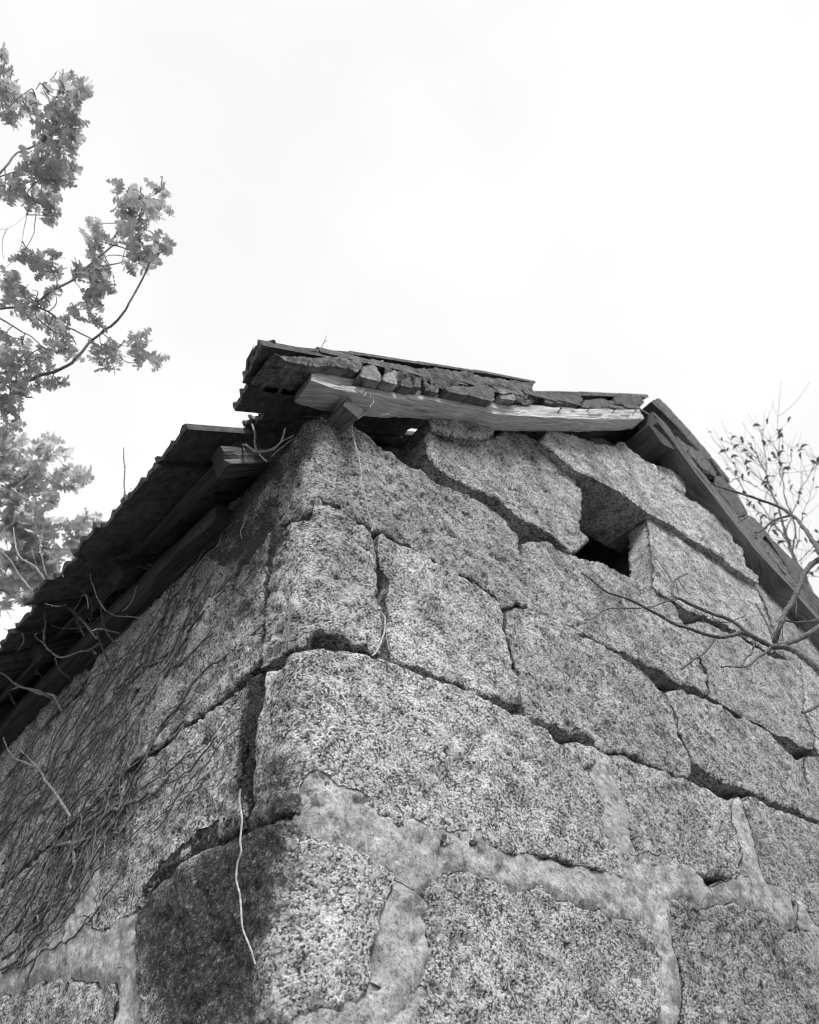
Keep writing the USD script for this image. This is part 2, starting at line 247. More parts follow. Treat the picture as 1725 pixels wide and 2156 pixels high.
# ------------------------------------------------------------------ stone builder
ALL_STONES = []
def ring_resample(poly, h):
    line = poly.exterior; n = max(12, int(line.length / h))
    return np.array([line.interpolate(k / n, normalized=True).coords[0] for k in range(n)])
def stone_mesh(poly, h, out=0.0, depth=0.32, R=0.011, rough=1.0, wobble=1.0, seed=0, tilt=(0.0, 0.0), flat=False, place=None):
    put = place or wall_point
    poly = shapely.geometry.polygon.orient(poly)
    ring = ring_resample(poly, h)
    t = np.roll(ring, -1, 0) - np.roll(ring, 1, 0); nrm = unit_rows(np.stack([t[:, 1], -t[:, 0]], 1))
    r3 = np.stack([ring[:, 0], ring[:, 1], np.full(len(ring), seed * 1.37)], 1)
    ring = ring + nrm * (((fbm(r3 * 9, 3, 1) - 0.5) * 0.028 + (noise(r3 * 55, 5) - 0.5) * 0.010 - np.clip(noise(r3 * 21, 8) - 0.62, 0, 1) * (0.0 if flat else 0.055))[:, None] * wobble)
    poly2 = Polygon(ring).buffer(0)
    if poly2.geom_type != 'Polygon': poly2 = max(poly2.geoms, key=lambda q: q.area)
    ring = ring_resample(poly2, h)
    x0, y0, x1, y1 = poly2.bounds
    gx, gy = np.meshgrid(np.arange(x0, x1, h), np.arange(y0, y1, h * 0.92))
    gx[1::2] += h / 2
    rs = np.random.RandomState(seed + 7)
    pts = np.stack([gx.ravel(), gy.ravel()], 1) + rs.uniform(-0.28, 0.28, (gx.size, 2)) * h
    pts = pts[shapely.contains_xy(poly2, pts[:, 0], pts[:, 1])]
    dense = ring_resample(poly2, h / 3); tree = cKDTree(dense)
    pts = pts[tree.query(pts)[0] > 0.55 * h]
    allp = np.vstack([ring, pts]); nr = len(ring)
    tri = Delaunay(allp).simplices
    c = allp[tri].mean(1); tri = tri[shapely.contains_xy(poly2.buffer(h * 0.05), c[:, 0], c[:, 1])]
    a = allp[tri]; cr = (a[:, 1, 0] - a[:, 0, 0]) * (a[:, 2, 1] - a[:, 0, 1]) - (a[:, 1, 1] - a[:, 0, 1]) * (a[:, 2, 0] - a[:, 0, 0])
    tri = tri[np.abs(cr) > 1e-9]; cr = cr[np.abs(cr) > 1e-9]
    tri[cr < 0] = tri[cr < 0][:, ::-1]
    d = tree.query(allp)[0]; d[:nr] = 0
    q3 = np.stack([allp[:, 0], allp[:, 1], np.full(len(allp), seed * 0.71)], 1)
    Rv = R * (0.5 + fbm(q3 * 6, 2, 3))
    e = np.clip(1 - d / np.maximum(Rv, 1e-4), 0, 1)
    w = out - Rv * (1 - np.sqrt(np.maximum(0, 1 - e * e))) * 0.85
    if flat and place is None:                    # smeared mortar: thins out over the stone, but breaks off along its lower edge
        near = tree.query(allp)[1]; nz_ = nrm_of(dense)[:, 1]; nz_ = np.convolve(np.r_[nz_[-12:], nz_, nz_[:12]], np.ones(25) / 25, 'valid')
        k_ = np.clip((nz_[near] + 0.55) / 0.45, 0, 1); w = w - 0.024 * k_ * np.clip(1 - d / 0.05, 0, 1) ** 1.4
    big = fbm(q3 * 3.2, 3, 11) - 0.5; mid = fbm(q3 * 17, 3, 12) - 0.5; sml = fbm(q3 * 42, 2, 13) - 0.5
    pit = np.clip(fbm(q3 * 24, 2, 17) - 0.62, 0, 1)
    w = w + rough * (big * 0.045 + mid * 0.024 + sml * 0.012 - pit * 0.06 + (noise(q3 * 74, 19) - 0.5) * 0.006)
    cx, cz = poly2.centroid.coords[0]
    w = w + tilt[0] * (allp[:, 0] - cx) + tilt[1] * (allp[:, 1] - cz)
    v = [put(allp[:, 0], allp[:, 1], w)]; f = [tri]
    S = [allp[:, 0]]; Z = [allp[:, 1]]
    prev = np.arange(nr); off = len(allp); k2 = np.roll(np.arange(nr), -1)
    levels = (0.03, 0.09, 0.18, depth) if not flat else (depth,)
    for L in levels:
        nn = (fbm(np.stack([ring[:, 0] * 20, ring[:, 1] * 20, np.full(nr, L * 25 + seed)], 1), 2, 4) - 0.5) * (0.014 if not flat else 0.0)
        rr = ring - nrm_of(ring) * np.abs(nn)[:, None]
        v.append(put(rr[:, 0], rr[:, 1], w[:nr] * 0.0 + out + (w[:nr] - out) * 0.6 - L))
        cur = np.arange(off, off + nr)
        f.append(np.stack([prev, cur, cur[k2]], 1)); f.append(np.stack([prev, cur[k2], prev[k2]], 1))
        S.append(ring[:, 0]); Z.append(ring[:, 1]); prev = cur; off += nr
    _, capf = trimesh.creation.triangulate_polygon(Polygon(ring), engine='earcut')
    if len(_) == nr: f.append(prev[capf[:, ::-1]])
    return np.vstack(v), np.vstack(f), np.concatenate(S), np.concatenate(Z)
def nrm_of(ring):
    t = np.roll(ring, -1, 0) - np.roll(ring, 1, 0); return unit_rows(np.stack([t[:, 1], -t[:, 0]], 1))

house = thing('stone_house', 'old ruined house of big rough granite blocks with broken tiled roof', 'house')

# ground: one sheet to the horizon
gp = 1500.0
obj_ground = obj('ground', (np.array([(-gp, -gp, 0), (gp, -gp, 0), (gp, gp, 0), (-gp, gp, 0)]), np.array([(0, 1, 2), (0, 2, 3)])), M['ground'])
tag(obj_ground, 'bare earth and short grass around the house', 'ground', kind='structure')

# ------------------------------------------------------------------ digitised stones
def mix(*segs): return [p for s in segs for p in s]
STONES = [
 # name, outline, side (None = wraps round the corner), out, options
 ('top_quoin', V('E', (455, 35), (560, 55), (640, 85), (700, 110), (760, 150), (860, 235), (930, 285), (1010, 325), (1090, 385), (1160, 415), (1230, 430), (1300, 465), (1370, 510), (1440, 560), (1480, 610), (1515, 650), (1530, 700), (1545, 780), (1560, 860), (1575, 950), (1572, 1028), (1500, 1022), (1445, 1035), (1425, 985), (1350, 930), (1270, 875), (1190, 845), (1110, 800), (1020, 750), (960, 715), (900, 690), (800, 640), (745, 640), (690, 590), (620, 555), (560, 505), (510, 478), (470, 415), (420, 500), (390, 535), (265, 608), (255, 560), (250, 440), (240, 300), (290, 220), (340, 150), (390, 70)), None, 0.0, {}),
 ('second_quoin', V('E', (500, 492), (560, 518), (640, 575), (700, 610), (735, 650), (760, 695), (772, 735), (772, 800), (780, 900), (785, 1000), (797, 1060), (805, 1130), (795, 1200), (790, 1285), (740, 1258), (680, 1230), (600, 1190), (540, 1160), (480, 1150), (430, 1160), (380, 1190), (340, 1238), (240, 1300), (165, 1345), (190, 1100), (215, 850), (245, 650), (300, 615), (400, 555), (470, 450)), None, 0.012, {}),
 ('setback', V('B', (130, 690), (200, 700), (270, 715), (350, 735), (430, 747), (520, 737), (590, 715), (620, 680), (690, 670), (740, 700), (800, 730), (860, 770), (930, 810), (990, 850), (1030, 890), (1060, 930), (1090, 970), (1100, 1020), (1120, 1060), (1135, 1110), (1130, 1170), (1130, 1230), (1110, 1280), (1120, 1330), (1160, 1370), (1180, 1392), (1130, 1440), (1090, 1475), (1050, 1475), (1000, 1425), (940, 1385), (880, 1345), (800, 1300), (740, 1255), (690, 1210), (600, 1150), (540, 1115), (500, 1100), (440, 1070), (360, 1030), (280, 990), (200, 950), (140, 890), (105, 830), (100, 740)), 'r', 0.0, {'depth': 0.42}),
 ('wedge_under_rafter', V('B', (135, 592), (250, 600), (400, 612), (540, 620), (575, 650), (555, 700), (500, 730), (420, 733), (340, 723), (270, 703), (200, 690), (150, 650)), 'r', 0.04, {'depth': 0.25, 'R': 0.02}),
 ('long_slab', mix(V('B', (870, 745), (910, 690), (950, 670), (1000, 680), (1040, 700), (1100, 715), (1180, 745), (1230, 765), (1290, 765), (1360, 780), (1380, 755), (1410, 760), (1440, 800), (1490, 830), (1540, 870)), V('C', (490, 650), (520, 745), (570, 785), (640, 825), (708, 872), (790, 920), (850, 960), (920, 1010), (980, 1070), (1030, 1150), (1050, 1210), (1110, 1260), (1130, 1320), (1150, 1390), (1200, 1420), (1240, 1470), (1240, 1500), (1150, 1455), (1050, 1385), (1000, 1345), (950, 1305), (860, 1245), (790, 1205), (720, 1155), (660, 1105), (600, 1075), (530, 1035), (440, 985), (400, 955), (330, 915), (250, 855), (180, 815), (100, 755), (20, 700)), V('B', (1400, 1108), (1340, 1058), (1280, 1008), (1200, 975), (1100, 925), (1040, 885), (960, 815))), 'r', 0.07, {'depth': 0.40}),
 ('top_chip', V('C', (495, 645), (560, 668), (640, 708), (680, 740), (708, 800), (710, 862), (640, 815), (570, 775), (525, 738)), 'r', 0.06, {'R': 0.02}),
 ('beside_hole', V('C', (440, 1120), (428, 1040), (420, 1005), (432, 998), (460, 1020), (500, 1060), (560, 1092), (640, 1132), (720, 1182), (790, 1232), (860, 1270), (950, 1332), (1000, 1390), (1080, 1442), (1150, 1482), (1200, 1520), (1230, 1570), (1260, 1640), (1290, 1720), (1320, 1800), (1340, 1900), (1350, 2000), (1300, 1990), (1200, 1930), (1100, 1865), (1000, 1815), (920, 1780), (850, 1740), (760, 1700), (700, 1670), (620, 1620), (560, 1595), (500, 1562), (475, 1525), (465, 1440), (455, 1270)), 'r', 0.02, {'depth': 0.15}),
 ('right_high', V('C', (1210, 1520), (1280, 1500), (1330, 1530), (1400, 1580), (1460, 1640), (1540, 1720), (1600, 1790), (1677, 1850), (1800, 1960), (1800, 2300), (1677, 2200), (1560, 2130), (1450, 2060), (1365, 2010), (1350, 1890), (1310, 1740), (1270, 1620), (1225, 1540)), 'r', 0.0, {}),
 ('under_hole', mix(V('B', (738, 1432), (800, 1412), (900, 1397), (950, 1422), (1000, 1462), (1050, 1492), (1100, 1500)), V('C', (0, 1345), (60, 1352), (130, 1382), (200, 1422), (290, 1452), (350, 1482), (420, 1542), (480, 1572), (540, 1602), (600, 1645), (640, 1702), (660, 1762), (695, 1815), (755, 1930), (795, 2050), (822, 2150)), V('H', (1080, 110), (1078, 225), (1000, 195), (900, 150), (800, 90), (700, 40), (610, 0)), V('E', (1725, 1095), (1650, 1075), (1590, 1045), (1578, 1020), (1580, 950), (1560, 850), (1550, 790), (1545, 730))), 'r', 0.0, {}),
 ('right_mid', mix(V('C', (712, 1815), (780, 1795), (850, 1792), (940, 1842), (1010, 1872), (1100, 1902), (1200, 1972), (1300, 2032), (1350, 2062)), V('H', (1600, 40), (1625, 150), (1635, 280), (1655, 400), (1690, 470), (1685, 545), (1620, 528), (1540, 470), (1470, 453), (1420, 418), (1340, 380), (1260, 335), (1180, 290), (1095, 230), (1092, 105), (1045, 0))), 'r', 0.0, {}),
 ('right_edge', V('H', (1612, 40), (1700, 100), (1850, 210), (1850, 640), (1725, 565), (1698, 520), (1702, 460), (1668, 395), (1648, 280), (1637, 150)), 'r', 0.01, {}),
 ('second_course', V('E', (790, 690), (803, 655), (850, 680), (900, 705), (960, 735), (1020, 765), (1110, 815), (1190, 860), (1260, 895), (1330, 940), (1390, 975), (1425, 1010), (1440, 1060), (1452, 1100), (1457, 1180), (1476, 1260), (1496, 1340), (1516, 1420), (1531, 1500), (1525, 1540), (1480, 1535), (1420, 1508), (1360, 1498), (1300, 1480), (1230, 1450), (1160, 1420), (1100, 1395), (1040, 1370), (940, 1335), (880, 1322), (850, 1290), (840, 1200), (835, 1100), (835, 1000), (830, 900), (815, 800)), 'r', 0.0, {}),
 ('second_course_mid', mix(V('E', (1462, 1062), (1510, 1042), (1560, 1048), (1620, 1072), (1680, 1084), (1725, 1106)), V('Z', (1240, 1342), (1300, 1382)), V('H', (600, 38), (650, 68), (720, 118), (780, 188), (815, 235), (862, 310), (882, 390), (912, 480), (952, 560), (978, 620), (975, 688), (945, 705), (860, 675), (780, 645), (700, 620), (650, 592), (580, 562), (470, 555), (400, 500), (330, 460), (230, 430), (160, 400), (100, 370), (30, 335)), V('E', (1545, 1540), (1540, 1480), (1525, 1400), (1505, 1320), (1485, 1240), (1468, 1160))), 'r', 0.0, {}),
 ('second_course_right', V('H', (825, 232), (860, 213), (920, 203), (990, 233), (1060, 263), (1120, 288), (1200, 333), (1300, 373), (1380, 413), (1450, 463), (1480, 513), (1540, 563), (1580, 603), (1622, 623), (1635, 700), (1655, 800), (1685, 880), (1725, 965), (1700, 958), (1640, 928), (1560, 890), (1480, 855), (1400, 825), (1320, 795), (1260, 770), (1180, 740), (1110, 690), (1060, 650), (1000, 630), (968, 540), (905, 430), (875, 320)), 'r', 0.0, {'depth': 0.4}),
 ('second_course_edge', V('H', (1640, 610), (1725, 580), (1850, 650), (1850, 1030), (1745, 985), (1698, 880), (1668, 790), (1648, 700)), 'r', 0.0, {}),
 ('third_quoin', mix(V('E', (310, 1315), (345, 1275), (400, 1263), (470, 1263), (560, 1263), (640, 1273), (700, 1293), (770, 1313), (820, 1325), (860, 1345), (940, 1360), (1000, 1395), (1090, 1425), (1200, 1467), (1280, 1500), (1340, 1530), (1400, 1560)), V('H', (20, 365), (60, 405), (130, 445), (190, 505), (250, 545), (300, 605), (340, 655), (388, 705), (415, 765), (440, 820), (460, 880), (470, 960), (490, 1030), (520, 1100), (550, 1160), (570, 1220), (590, 1290)), V('G', (1650, 760), (1450, 760), (1370, 750), (1300, 710), (1200, 715), (1110, 715), (1050, 710), (930, 665), (840, 630), (780, 590), (700, 565), (620, 530), (500, 520), (400, 500), (300, 520), (210, 530)), V('F', (1580, 800), (1440, 850), (1318, 905), (1316, 740), (1340, 560), (1360, 400), (1393, 230), (1410, 90), (1510, 68))), None, 0.008, {}),
 ('third_course_mid', V('H', (495, 590), (560, 572), (640, 602), (720, 642), (800, 672), (880, 702), (960, 732), (1040, 772), (1120, 805), (1180, 838), (1225, 860), (1240, 950), (1260, 1050), (1290, 1150), (1290, 1270), (1200, 1300), (1100, 1290), (1000, 1270), (930, 1240), (850, 1220), (740, 1220), (680, 1180), (640, 1100), (620, 1000), (600, 900), (560, 800), (520, 700)), 'r', 0.0, {}),
 ('third_course_right', V('H', (1275, 838), (1320, 828), (1400, 868), (1500, 908), (1600, 948), (1725, 1010), (1850, 1070), (1850, 1650), (1700, 1580), (1640, 1490), (1560, 1420), (1480, 1370), (1420, 1330), (1375, 1200), (1345, 1080), (1320, 980), (1295, 900)), 'r', 0.0, {}),
 ('wedge', V('H', (255, 525), (330, 512), (400, 532), (450, 562), (478, 585), (420, 612), (400, 650), (360, 640), (300, 592)), 'r', 0.005, {'R': 0.015}),
 ('fourth_quoin', mix(V('G', (220, 595), (280, 625), (340, 675), (420, 720), (500, 725), (560, 765), (620, 775), (680, 815), (740, 862), (798, 895), (803, 960), (793, 1020), (768, 1070), (718, 1160), (698, 1230), (658, 1300), (638, 1360), (646, 1420), (642, 1500), (630, 1590), (560, 1650), (480, 1690), (400, 1700), (300, 1692), (200, 1722), (100, 1778)), V('F', (1250, 2010), (1000, 2080), (760, 2150), (735, 1950), (720, 1800), (705, 1700), (700, 1500), (712, 1400), (748, 1330), (790, 1245), (870, 1155), (1005, 1055), (1160, 968), (1300, 915), (1450, 865), (1580, 835))), None, 0.012, {'R': 0.03}),
 ('fourth_course', mix(V('G', (960, 975), (1060, 893), (1130, 873), (1200, 883), (1260, 923), (1300, 943), (1360, 935), (1430, 973), (1470, 1003), (1560, 993), (1640, 973)), V('H', (130, 1395), (220, 1425), (290, 1445), (340, 1475), (400, 1495), (450, 1475), (500, 1515), (560, 1545), (630, 1540), (700, 1565), (740, 1590), (770, 1650), (790, 1740), (800, 1850), (805, 1950), (800, 2060), (760, 2180), (740, 2420), (0, 2420)), V('G', (600, 2050), (860, 1900), (920, 1700), (930, 1600), (945, 1500), (965, 1450), (988, 1400), (975, 1320), (955, 1250), (945, 1180), (942, 1080), (945, 1000))), 'r', 0.0, {}),
 ('fourth_course_right', V('H', (845, 1425), (880, 1405), (930, 1415), (980, 1445), (1020, 1475), (1080, 1485), (1150, 1450), (1220, 1455), (1300, 1485), (1390, 1505), (1440, 1545), (1490, 1585), (1560, 1605), (1650, 1605), (1725, 1645), (1850, 1705), (1850, 2400), (900, 2420), (930, 2100), (945, 1950), (930, 1850), (900, 1700), (870, 1550)), 'r', 0.0, {}),
 ('left_top', V('D', (1632, 700), (1500, 838), (1350, 978), (1200, 1118), (1100, 1225), (1125, 1040), (1145, 900), (1180, 720), (1300, 600), (1420, 480), (1540, 370), (1620, 330), (1625, 450)), 'l', -0.01, {}),
 ('left_top_far', V('D', (1085, 1228), (1055, 1260), (1015, 1335), (955, 1430), (870, 1478), (790, 1560), (600, 1725), (450, 1870), (500, 1600), (600, 1350), (800, 1080), (960, 920), (1160, 730), (1135, 900), (1112, 1050)), 'l', 0.0, {}),
 ('left_top_edge', V('D', (440, 1650), (222, 1875), (0, 2180), (-250, 2550), (-250, 1950), (0, 1720), (250, 1540), (480, 1380), (505, 1560)), 'l', 0.0, {}),
 ('left_second', mix(V('E', (228, 660), (200, 850), (178, 1100), (150, 1348), (75, 1402), (0, 1455)), V('F', (1220, 172), (1150, 230), (1080, 280), (1000, 330), (950, 368), (895, 428), (822, 490), (745, 538), (690, 572), (625, 640), (590, 690), (640, 480), (700, 260), (780, 100), (840, 40)), V('D', (985, 1450), (1030, 1350), (1075, 1275), (1110, 1240), (1215, 1130), (1365, 990), (1515, 850))), 'l', 0.005, {}),
 ('left_second_far', mix(V('F', (575, 690), (400, 850), (200, 1030), (0, 1210), (-200, 1400), (-150, 1000), (0, 700), (200, 420), (400, 220)), V('D', (800, 1580), (870, 1500), (945, 1452), (900, 1560)), V('F', (700, 180), (640, 420))), 'l', 0.0, {}),
 ('left_third', V('F', (1275, 160), (1240, 195), (1160, 258), (1090, 308), (1015, 355), (975, 392), (915, 455), (845, 515), (765, 568), (705, 608), (645, 668), (605, 725), (575, 785), (555, 880), (535, 980), (515, 1100), (505, 1200), (495, 1300), (475, 1390), (485, 1440), (530, 1460), (600, 1410), (680, 1370), (735, 1300), (780, 1225), (860, 1140), (1000, 1035), (1150, 950), (1275, 905), (1250, 700), (1250, 420), (1268, 250)), 'l', 0.0, {}),
 ('left_third_far', V('F', (560, 735), (400, 885), (200, 1065), (0, 1240), (-200, 1420), (-250, 1900), (-100, 1740), (0, 1670), (110, 1580), (230, 1530), (310, 1490), (385, 1400), (410, 1260), (430, 1120), (455, 1000), (495, 880)), 'l', 0.0, {}),
 ('left_fourth', V('F', (-250, 2020), (0, 1810), (160, 1745), (260, 1710), (340, 1705), (420, 1725), (500, 1718), (600, 1725), (612, 1800), (590, 1880), (580, 1960), (600, 2150), (300, 2330), (-250, 2500)), 'l', 0.0, {}),
]
RES = {'right_high': 0.015, 'right_mid': 0.014, 'right_edge': 0.016, 'top_chip': 0.013, 'long_slab': 0.013, 'beside_hole': 0.012, 'second_course_edge': 0.014}
PART_LABELS = {'wedge_under_rafter': 'flat loose stone wedged beneath the bent rafter', 'second_quoin': 'corner block split from its neighbour by an open joint', 'long_slab': 'long sloping slab overhanging the black opening',
               'fourth_quoin': 'lowest corner block, blackened by lichen on its left', 'beside_hole': 'tall block on the right of the black opening', 'setback': 'rounded block left of the black opening'}
stone_wall = None
built = []
for i, (nm, px, side, out, opt) in enumerate(STONES):
    poly = Polygon([on_wall(p, out, side) for p in px]).buffer(0)
    if poly.geom_type != 'Polygon': poly = max(poly.geoms, key=lambda q: q.area)
    built.append((nm, poly.buffer(0.007, join_style=2), out, opt))

# rubble core of the walls (the earth and small stone one sees deep in the joints), the room behind it is hollow
GABLE = Polygon([(0.0, 0), (6.0, 0), (6.0, 3.98), (3.24, 6.40), (0.3, 4.28), (0.0, 4.0)])
hole = Polygon([on_wall(p, -0.2, 'r') for p in V('C', (-330, 1180), (-100, 1000), (0, 900), (300, 1000), (300, 1440), (100, 1390), (-150, 1400), (-330, 1330))]).buffer(0.06)
def slab(poly, y0, y1):
    m = trimesh.creation.extrude_polygon(poly, y1 - y0, engine='earcut')
    v = np.stack([m.vertices[:, 0], y0 + m.vertices[:, 2], m.vertices[:, 1]], 1)
    return trimesh.Trimesh(v, m.faces[:, ::-1], process=False)
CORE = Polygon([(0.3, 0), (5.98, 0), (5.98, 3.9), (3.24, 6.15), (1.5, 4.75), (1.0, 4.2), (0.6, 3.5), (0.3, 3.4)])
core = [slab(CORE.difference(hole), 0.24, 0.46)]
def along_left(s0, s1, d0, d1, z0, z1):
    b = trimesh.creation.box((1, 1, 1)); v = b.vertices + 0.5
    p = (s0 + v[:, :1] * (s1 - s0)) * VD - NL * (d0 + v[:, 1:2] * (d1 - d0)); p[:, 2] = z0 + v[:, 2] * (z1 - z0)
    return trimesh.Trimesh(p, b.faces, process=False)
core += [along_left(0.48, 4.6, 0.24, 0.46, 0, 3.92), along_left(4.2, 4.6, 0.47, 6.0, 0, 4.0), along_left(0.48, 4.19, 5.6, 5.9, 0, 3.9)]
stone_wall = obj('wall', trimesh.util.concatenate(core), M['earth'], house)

union = unary_union([b[1] for b in built]).buffer(0.014)
rs = random.Random(4)
courses = [(0.0, 0.36), (0.37, 0.86), (0.87, 1.38), (1.39, 1.93), (1.94, 2.44), (2.46, 3.05), (3.07, 3.6), (3.62, 4.1), (4.12, 4.7), (4.72, 5.3), (5.32, 5.9), (5.92, 6.3)]
LEFTF = sbox(-4.58, 0, -0.0, 3.97)
for (z0, z1) in courses:
    x = -4.6 + rs.uniform(0, 0.3)
    while x < 6.0:
        w = rs.uniform(0.7, 1.3)
        q = sbox(x + 0.012, z0, x + w - 0.012, z1)
        q = q.intersection(unary_union([GABLE, LEFTF])).difference(union)
        for part in getattr(q, 'geoms', [q]):
            if part.is_empty or part.area < 0.04: continue
            c = part.representative_point()
            P = wall_point(np.array([c.x]), np.array([c.y]), np.array([0.0]))[0]
            u, v_ = to_photo(P)
            if -20 < u < 1745 and -20 < v_ < 2180: continue
            part = part.buffer(-0.012).buffer(0.012)
            if part.is_empty: continue
            if part.geom_type != 'Polygon': part = max(part.geoms, key=lambda k: k.area)
            built.append(('filler', Polygon(part.exterior).simplify(0.004), 0.0, {'h': 0.035}))
        x += w
for i, (nm, poly, out, opt) in enumerate(built):
    opt = dict(opt); h = opt.pop('h', RES.get(nm, 0.0078))
    v, f, S, Z = stone_mesh(poly, h, out, seed=i + 1, **opt)
    p = obj('stone', (v, f), M['granite'], stone_wall, smooth=True, stain=stain_at(S, Z))
    if nm in PART_LABELS: tag(p, PART_LABELS[nm])

# ------------------------------------------------------------------ mortar smeared over the lower joints, loose at its lower edge
MORTAR = [
 (V('G', (212, 525), (245, 480), (272, 400), (330, 370), (400, 420), (468, 450), (490, 520), (495, 600), (498, 700), (420, 712), (340, 665), (280, 615), (230, 560)), 'r', 1.0),
 (mix(V('G', (474, 452), (540, 465), (620, 495), (700, 532), (785, 558), (840, 608), (930, 640), (1050, 686), (1060, 780), (1060, 885), (965, 965), (945, 1010), (940, 1080), (830, 1010), (820, 940), (800, 885), (740, 850), (680, 805), (620, 758), (560, 755), (508, 710), (503, 600), (500, 520))), 'r', 0.5),
 (mix(V('G', (800, 1015), (935, 1090), (952, 1180), (962, 1250), (985, 1320), (1000, 1400), (972, 1450), (950, 1510), (940, 1600), (900, 1640), (850, 1700), (700, 1720), (650, 1600), (690, 1500), (668, 1420), (645, 1370), (665, 1300), (705, 1230), (725, 1160), (775, 1075), (800, 1040))), 'r', 0.6),
 (mix(V('G', (1068, 690), (1110, 688), (1200, 698), (1300, 680), (1380, 718), (1460, 735), (1560, 735), (1650, 725)), V('H', (60, 1190), (180, 1230), (300, 1270), (430, 1240), (540, 1180), (560, 1160), (600, 1250), (640, 1190), (720, 1200), (790, 1215), (900, 1215), (960, 1250), (1000, 1300), (1090, 1430), (1060, 1470), (980, 1440), (900, 1390), (850, 1400), (880, 1550), (910, 1700), (935, 1850), (950, 2000), (920, 2140), (800, 2156), (805, 1950), (795, 1760), (765, 1620), (740, 1550), (630, 1520), (560, 1530), (500, 1500), (450, 1455), (400, 1480), (340, 1460), (290, 1425), (220, 1405), (120, 1375)), V('G', (1640, 955), (1560, 978), (1475, 990), (1430, 960), (1370, 925), (1305, 925), (1265, 908), (1205, 872), (1130, 858), (1068, 878))), 'r', 0.6),
 (V('H', (410, 620), (440, 595), (490, 605), (515, 650), (545, 740), (590, 830), (625, 930), (640, 1040), (650, 1120), (700, 1200), (630, 1240), (600, 1260), (570, 1190), (548, 1130), (510, 1060), (480, 990), (468, 930), (478, 890), (450, 800), (425, 740), (405, 660)), 'r', 0.3),
 (V('H', (1240, 880), (1270, 850), (1300, 900), (1325, 960), (1345, 1060), (1380, 1170), (1395, 1280), (1480, 1370), (1560, 1420), (1600, 1530), (1550, 1570), (1490, 1575), (1440, 1530), (1360, 1440), (1320, 1330), (1290, 1260), (1295, 1150), (1265, 1030), (1245, 950)), 'r', 0.3),
 (V('H', (1100, 1410), (1180, 1360), (1300, 1330), (1360, 1440), (1430, 1535), (1390, 1495), (1300, 1475), (1220, 1445), (1150, 1440)), 'r', 0.7),
 (V('H', (1610, 1400), (1650, 1480), (1700, 1560), (1850, 1700), (1850, 1860), (1725, 1780), (1660, 1740), (1690, 1640), (1640, 1560)), 'r', 0.2),
 (V('F', (600, 695), (545, 780), (485, 880), (445, 1000), (420, 1130), (400, 1280), (365, 1400), (460, 1425), (495, 1300), (512, 1100), (545, 900), (590, 770), (612, 715)), 'l', 0.0),
 (V('F', (365, 1412), (462, 1432), (480, 1470), (540, 1490), (620, 1435), (720, 1375), (705, 1450), (690, 1550), (640, 1695), (560, 1708), (480, 1695), (420, 1715), (340, 1695), (260, 1698), (160, 1730), (60, 1770), (-100, 1850), (-100, 1740), (0, 1660), (100, 1565), (230, 1515), (300, 1500)), 'l', 0.25),
 (V('F', (612, 1712), (645, 1702), (692, 1570), (700, 1700), (725, 1800), (738, 1950), (740, 2100), (610, 2150), (590, 1960), (625, 1800)), 'l', 0.4),
 (V('F', (1285, 120), (1330, 90), (1395, 82), (1388, 230), (1355, 400), (1335, 560), (1310, 740), (1312, 900), (1270, 910), (1248, 700), (1250, 420)), 'l', 0.0),
 (V('F', (1610, 790), (1450, 870), (1300, 925), (1150, 975), (1000, 1065), (860, 1165), (780, 1260), (760, 1230), (850, 1120), (1000, 1015), (1150, 935), (1290, 880), (1450, 830), (1600, 760)), None, 0.0),
 (V('G', (560, 1660), (650, 1610), (850, 1710), (930, 1620), (960, 1800), (700, 1950), (300, 1950), (200, 1830), (290, 1760), (420, 1720)), 'r', 1.0),
]
MTILT = {0: 0.03, 1: 0.04, 3: 0.01, 6: 0.03}
for k, (px, side, lich) in enumerate(MORTAR):
    out = {11: -0.012, 12: 0.002, 0: 0.012, 1: 0.008, 3: 0.005, 6: 0.005}.get(k, 0.002)
    poly = Polygon([on_wall(p, out, side) for p in px]).buffer({11: 0.0, 12: 0.03}.get(k, 0.026))
    if poly.geom_type != 'Polygon': poly = max(poly.geoms, key=lambda q: q.area)
    v, f, S, Z = stone_mesh(poly, 0.009, out, depth=0.05, R=0.003, rough=0.75 if k not in (11, 12) else 1.2, wobble=1.5, seed=100 + k, tilt=(0, MTILT.get(k, 0.0)), flat=True)
    moss_strip = k in (11, 12)
    obj('mortar_joint', (v, f), M['granite'] if moss_strip else M['mortar'], stone_wall, smooth=True, stain=np.ones(len(S)) if moss_strip else np.full(len(S), lich))

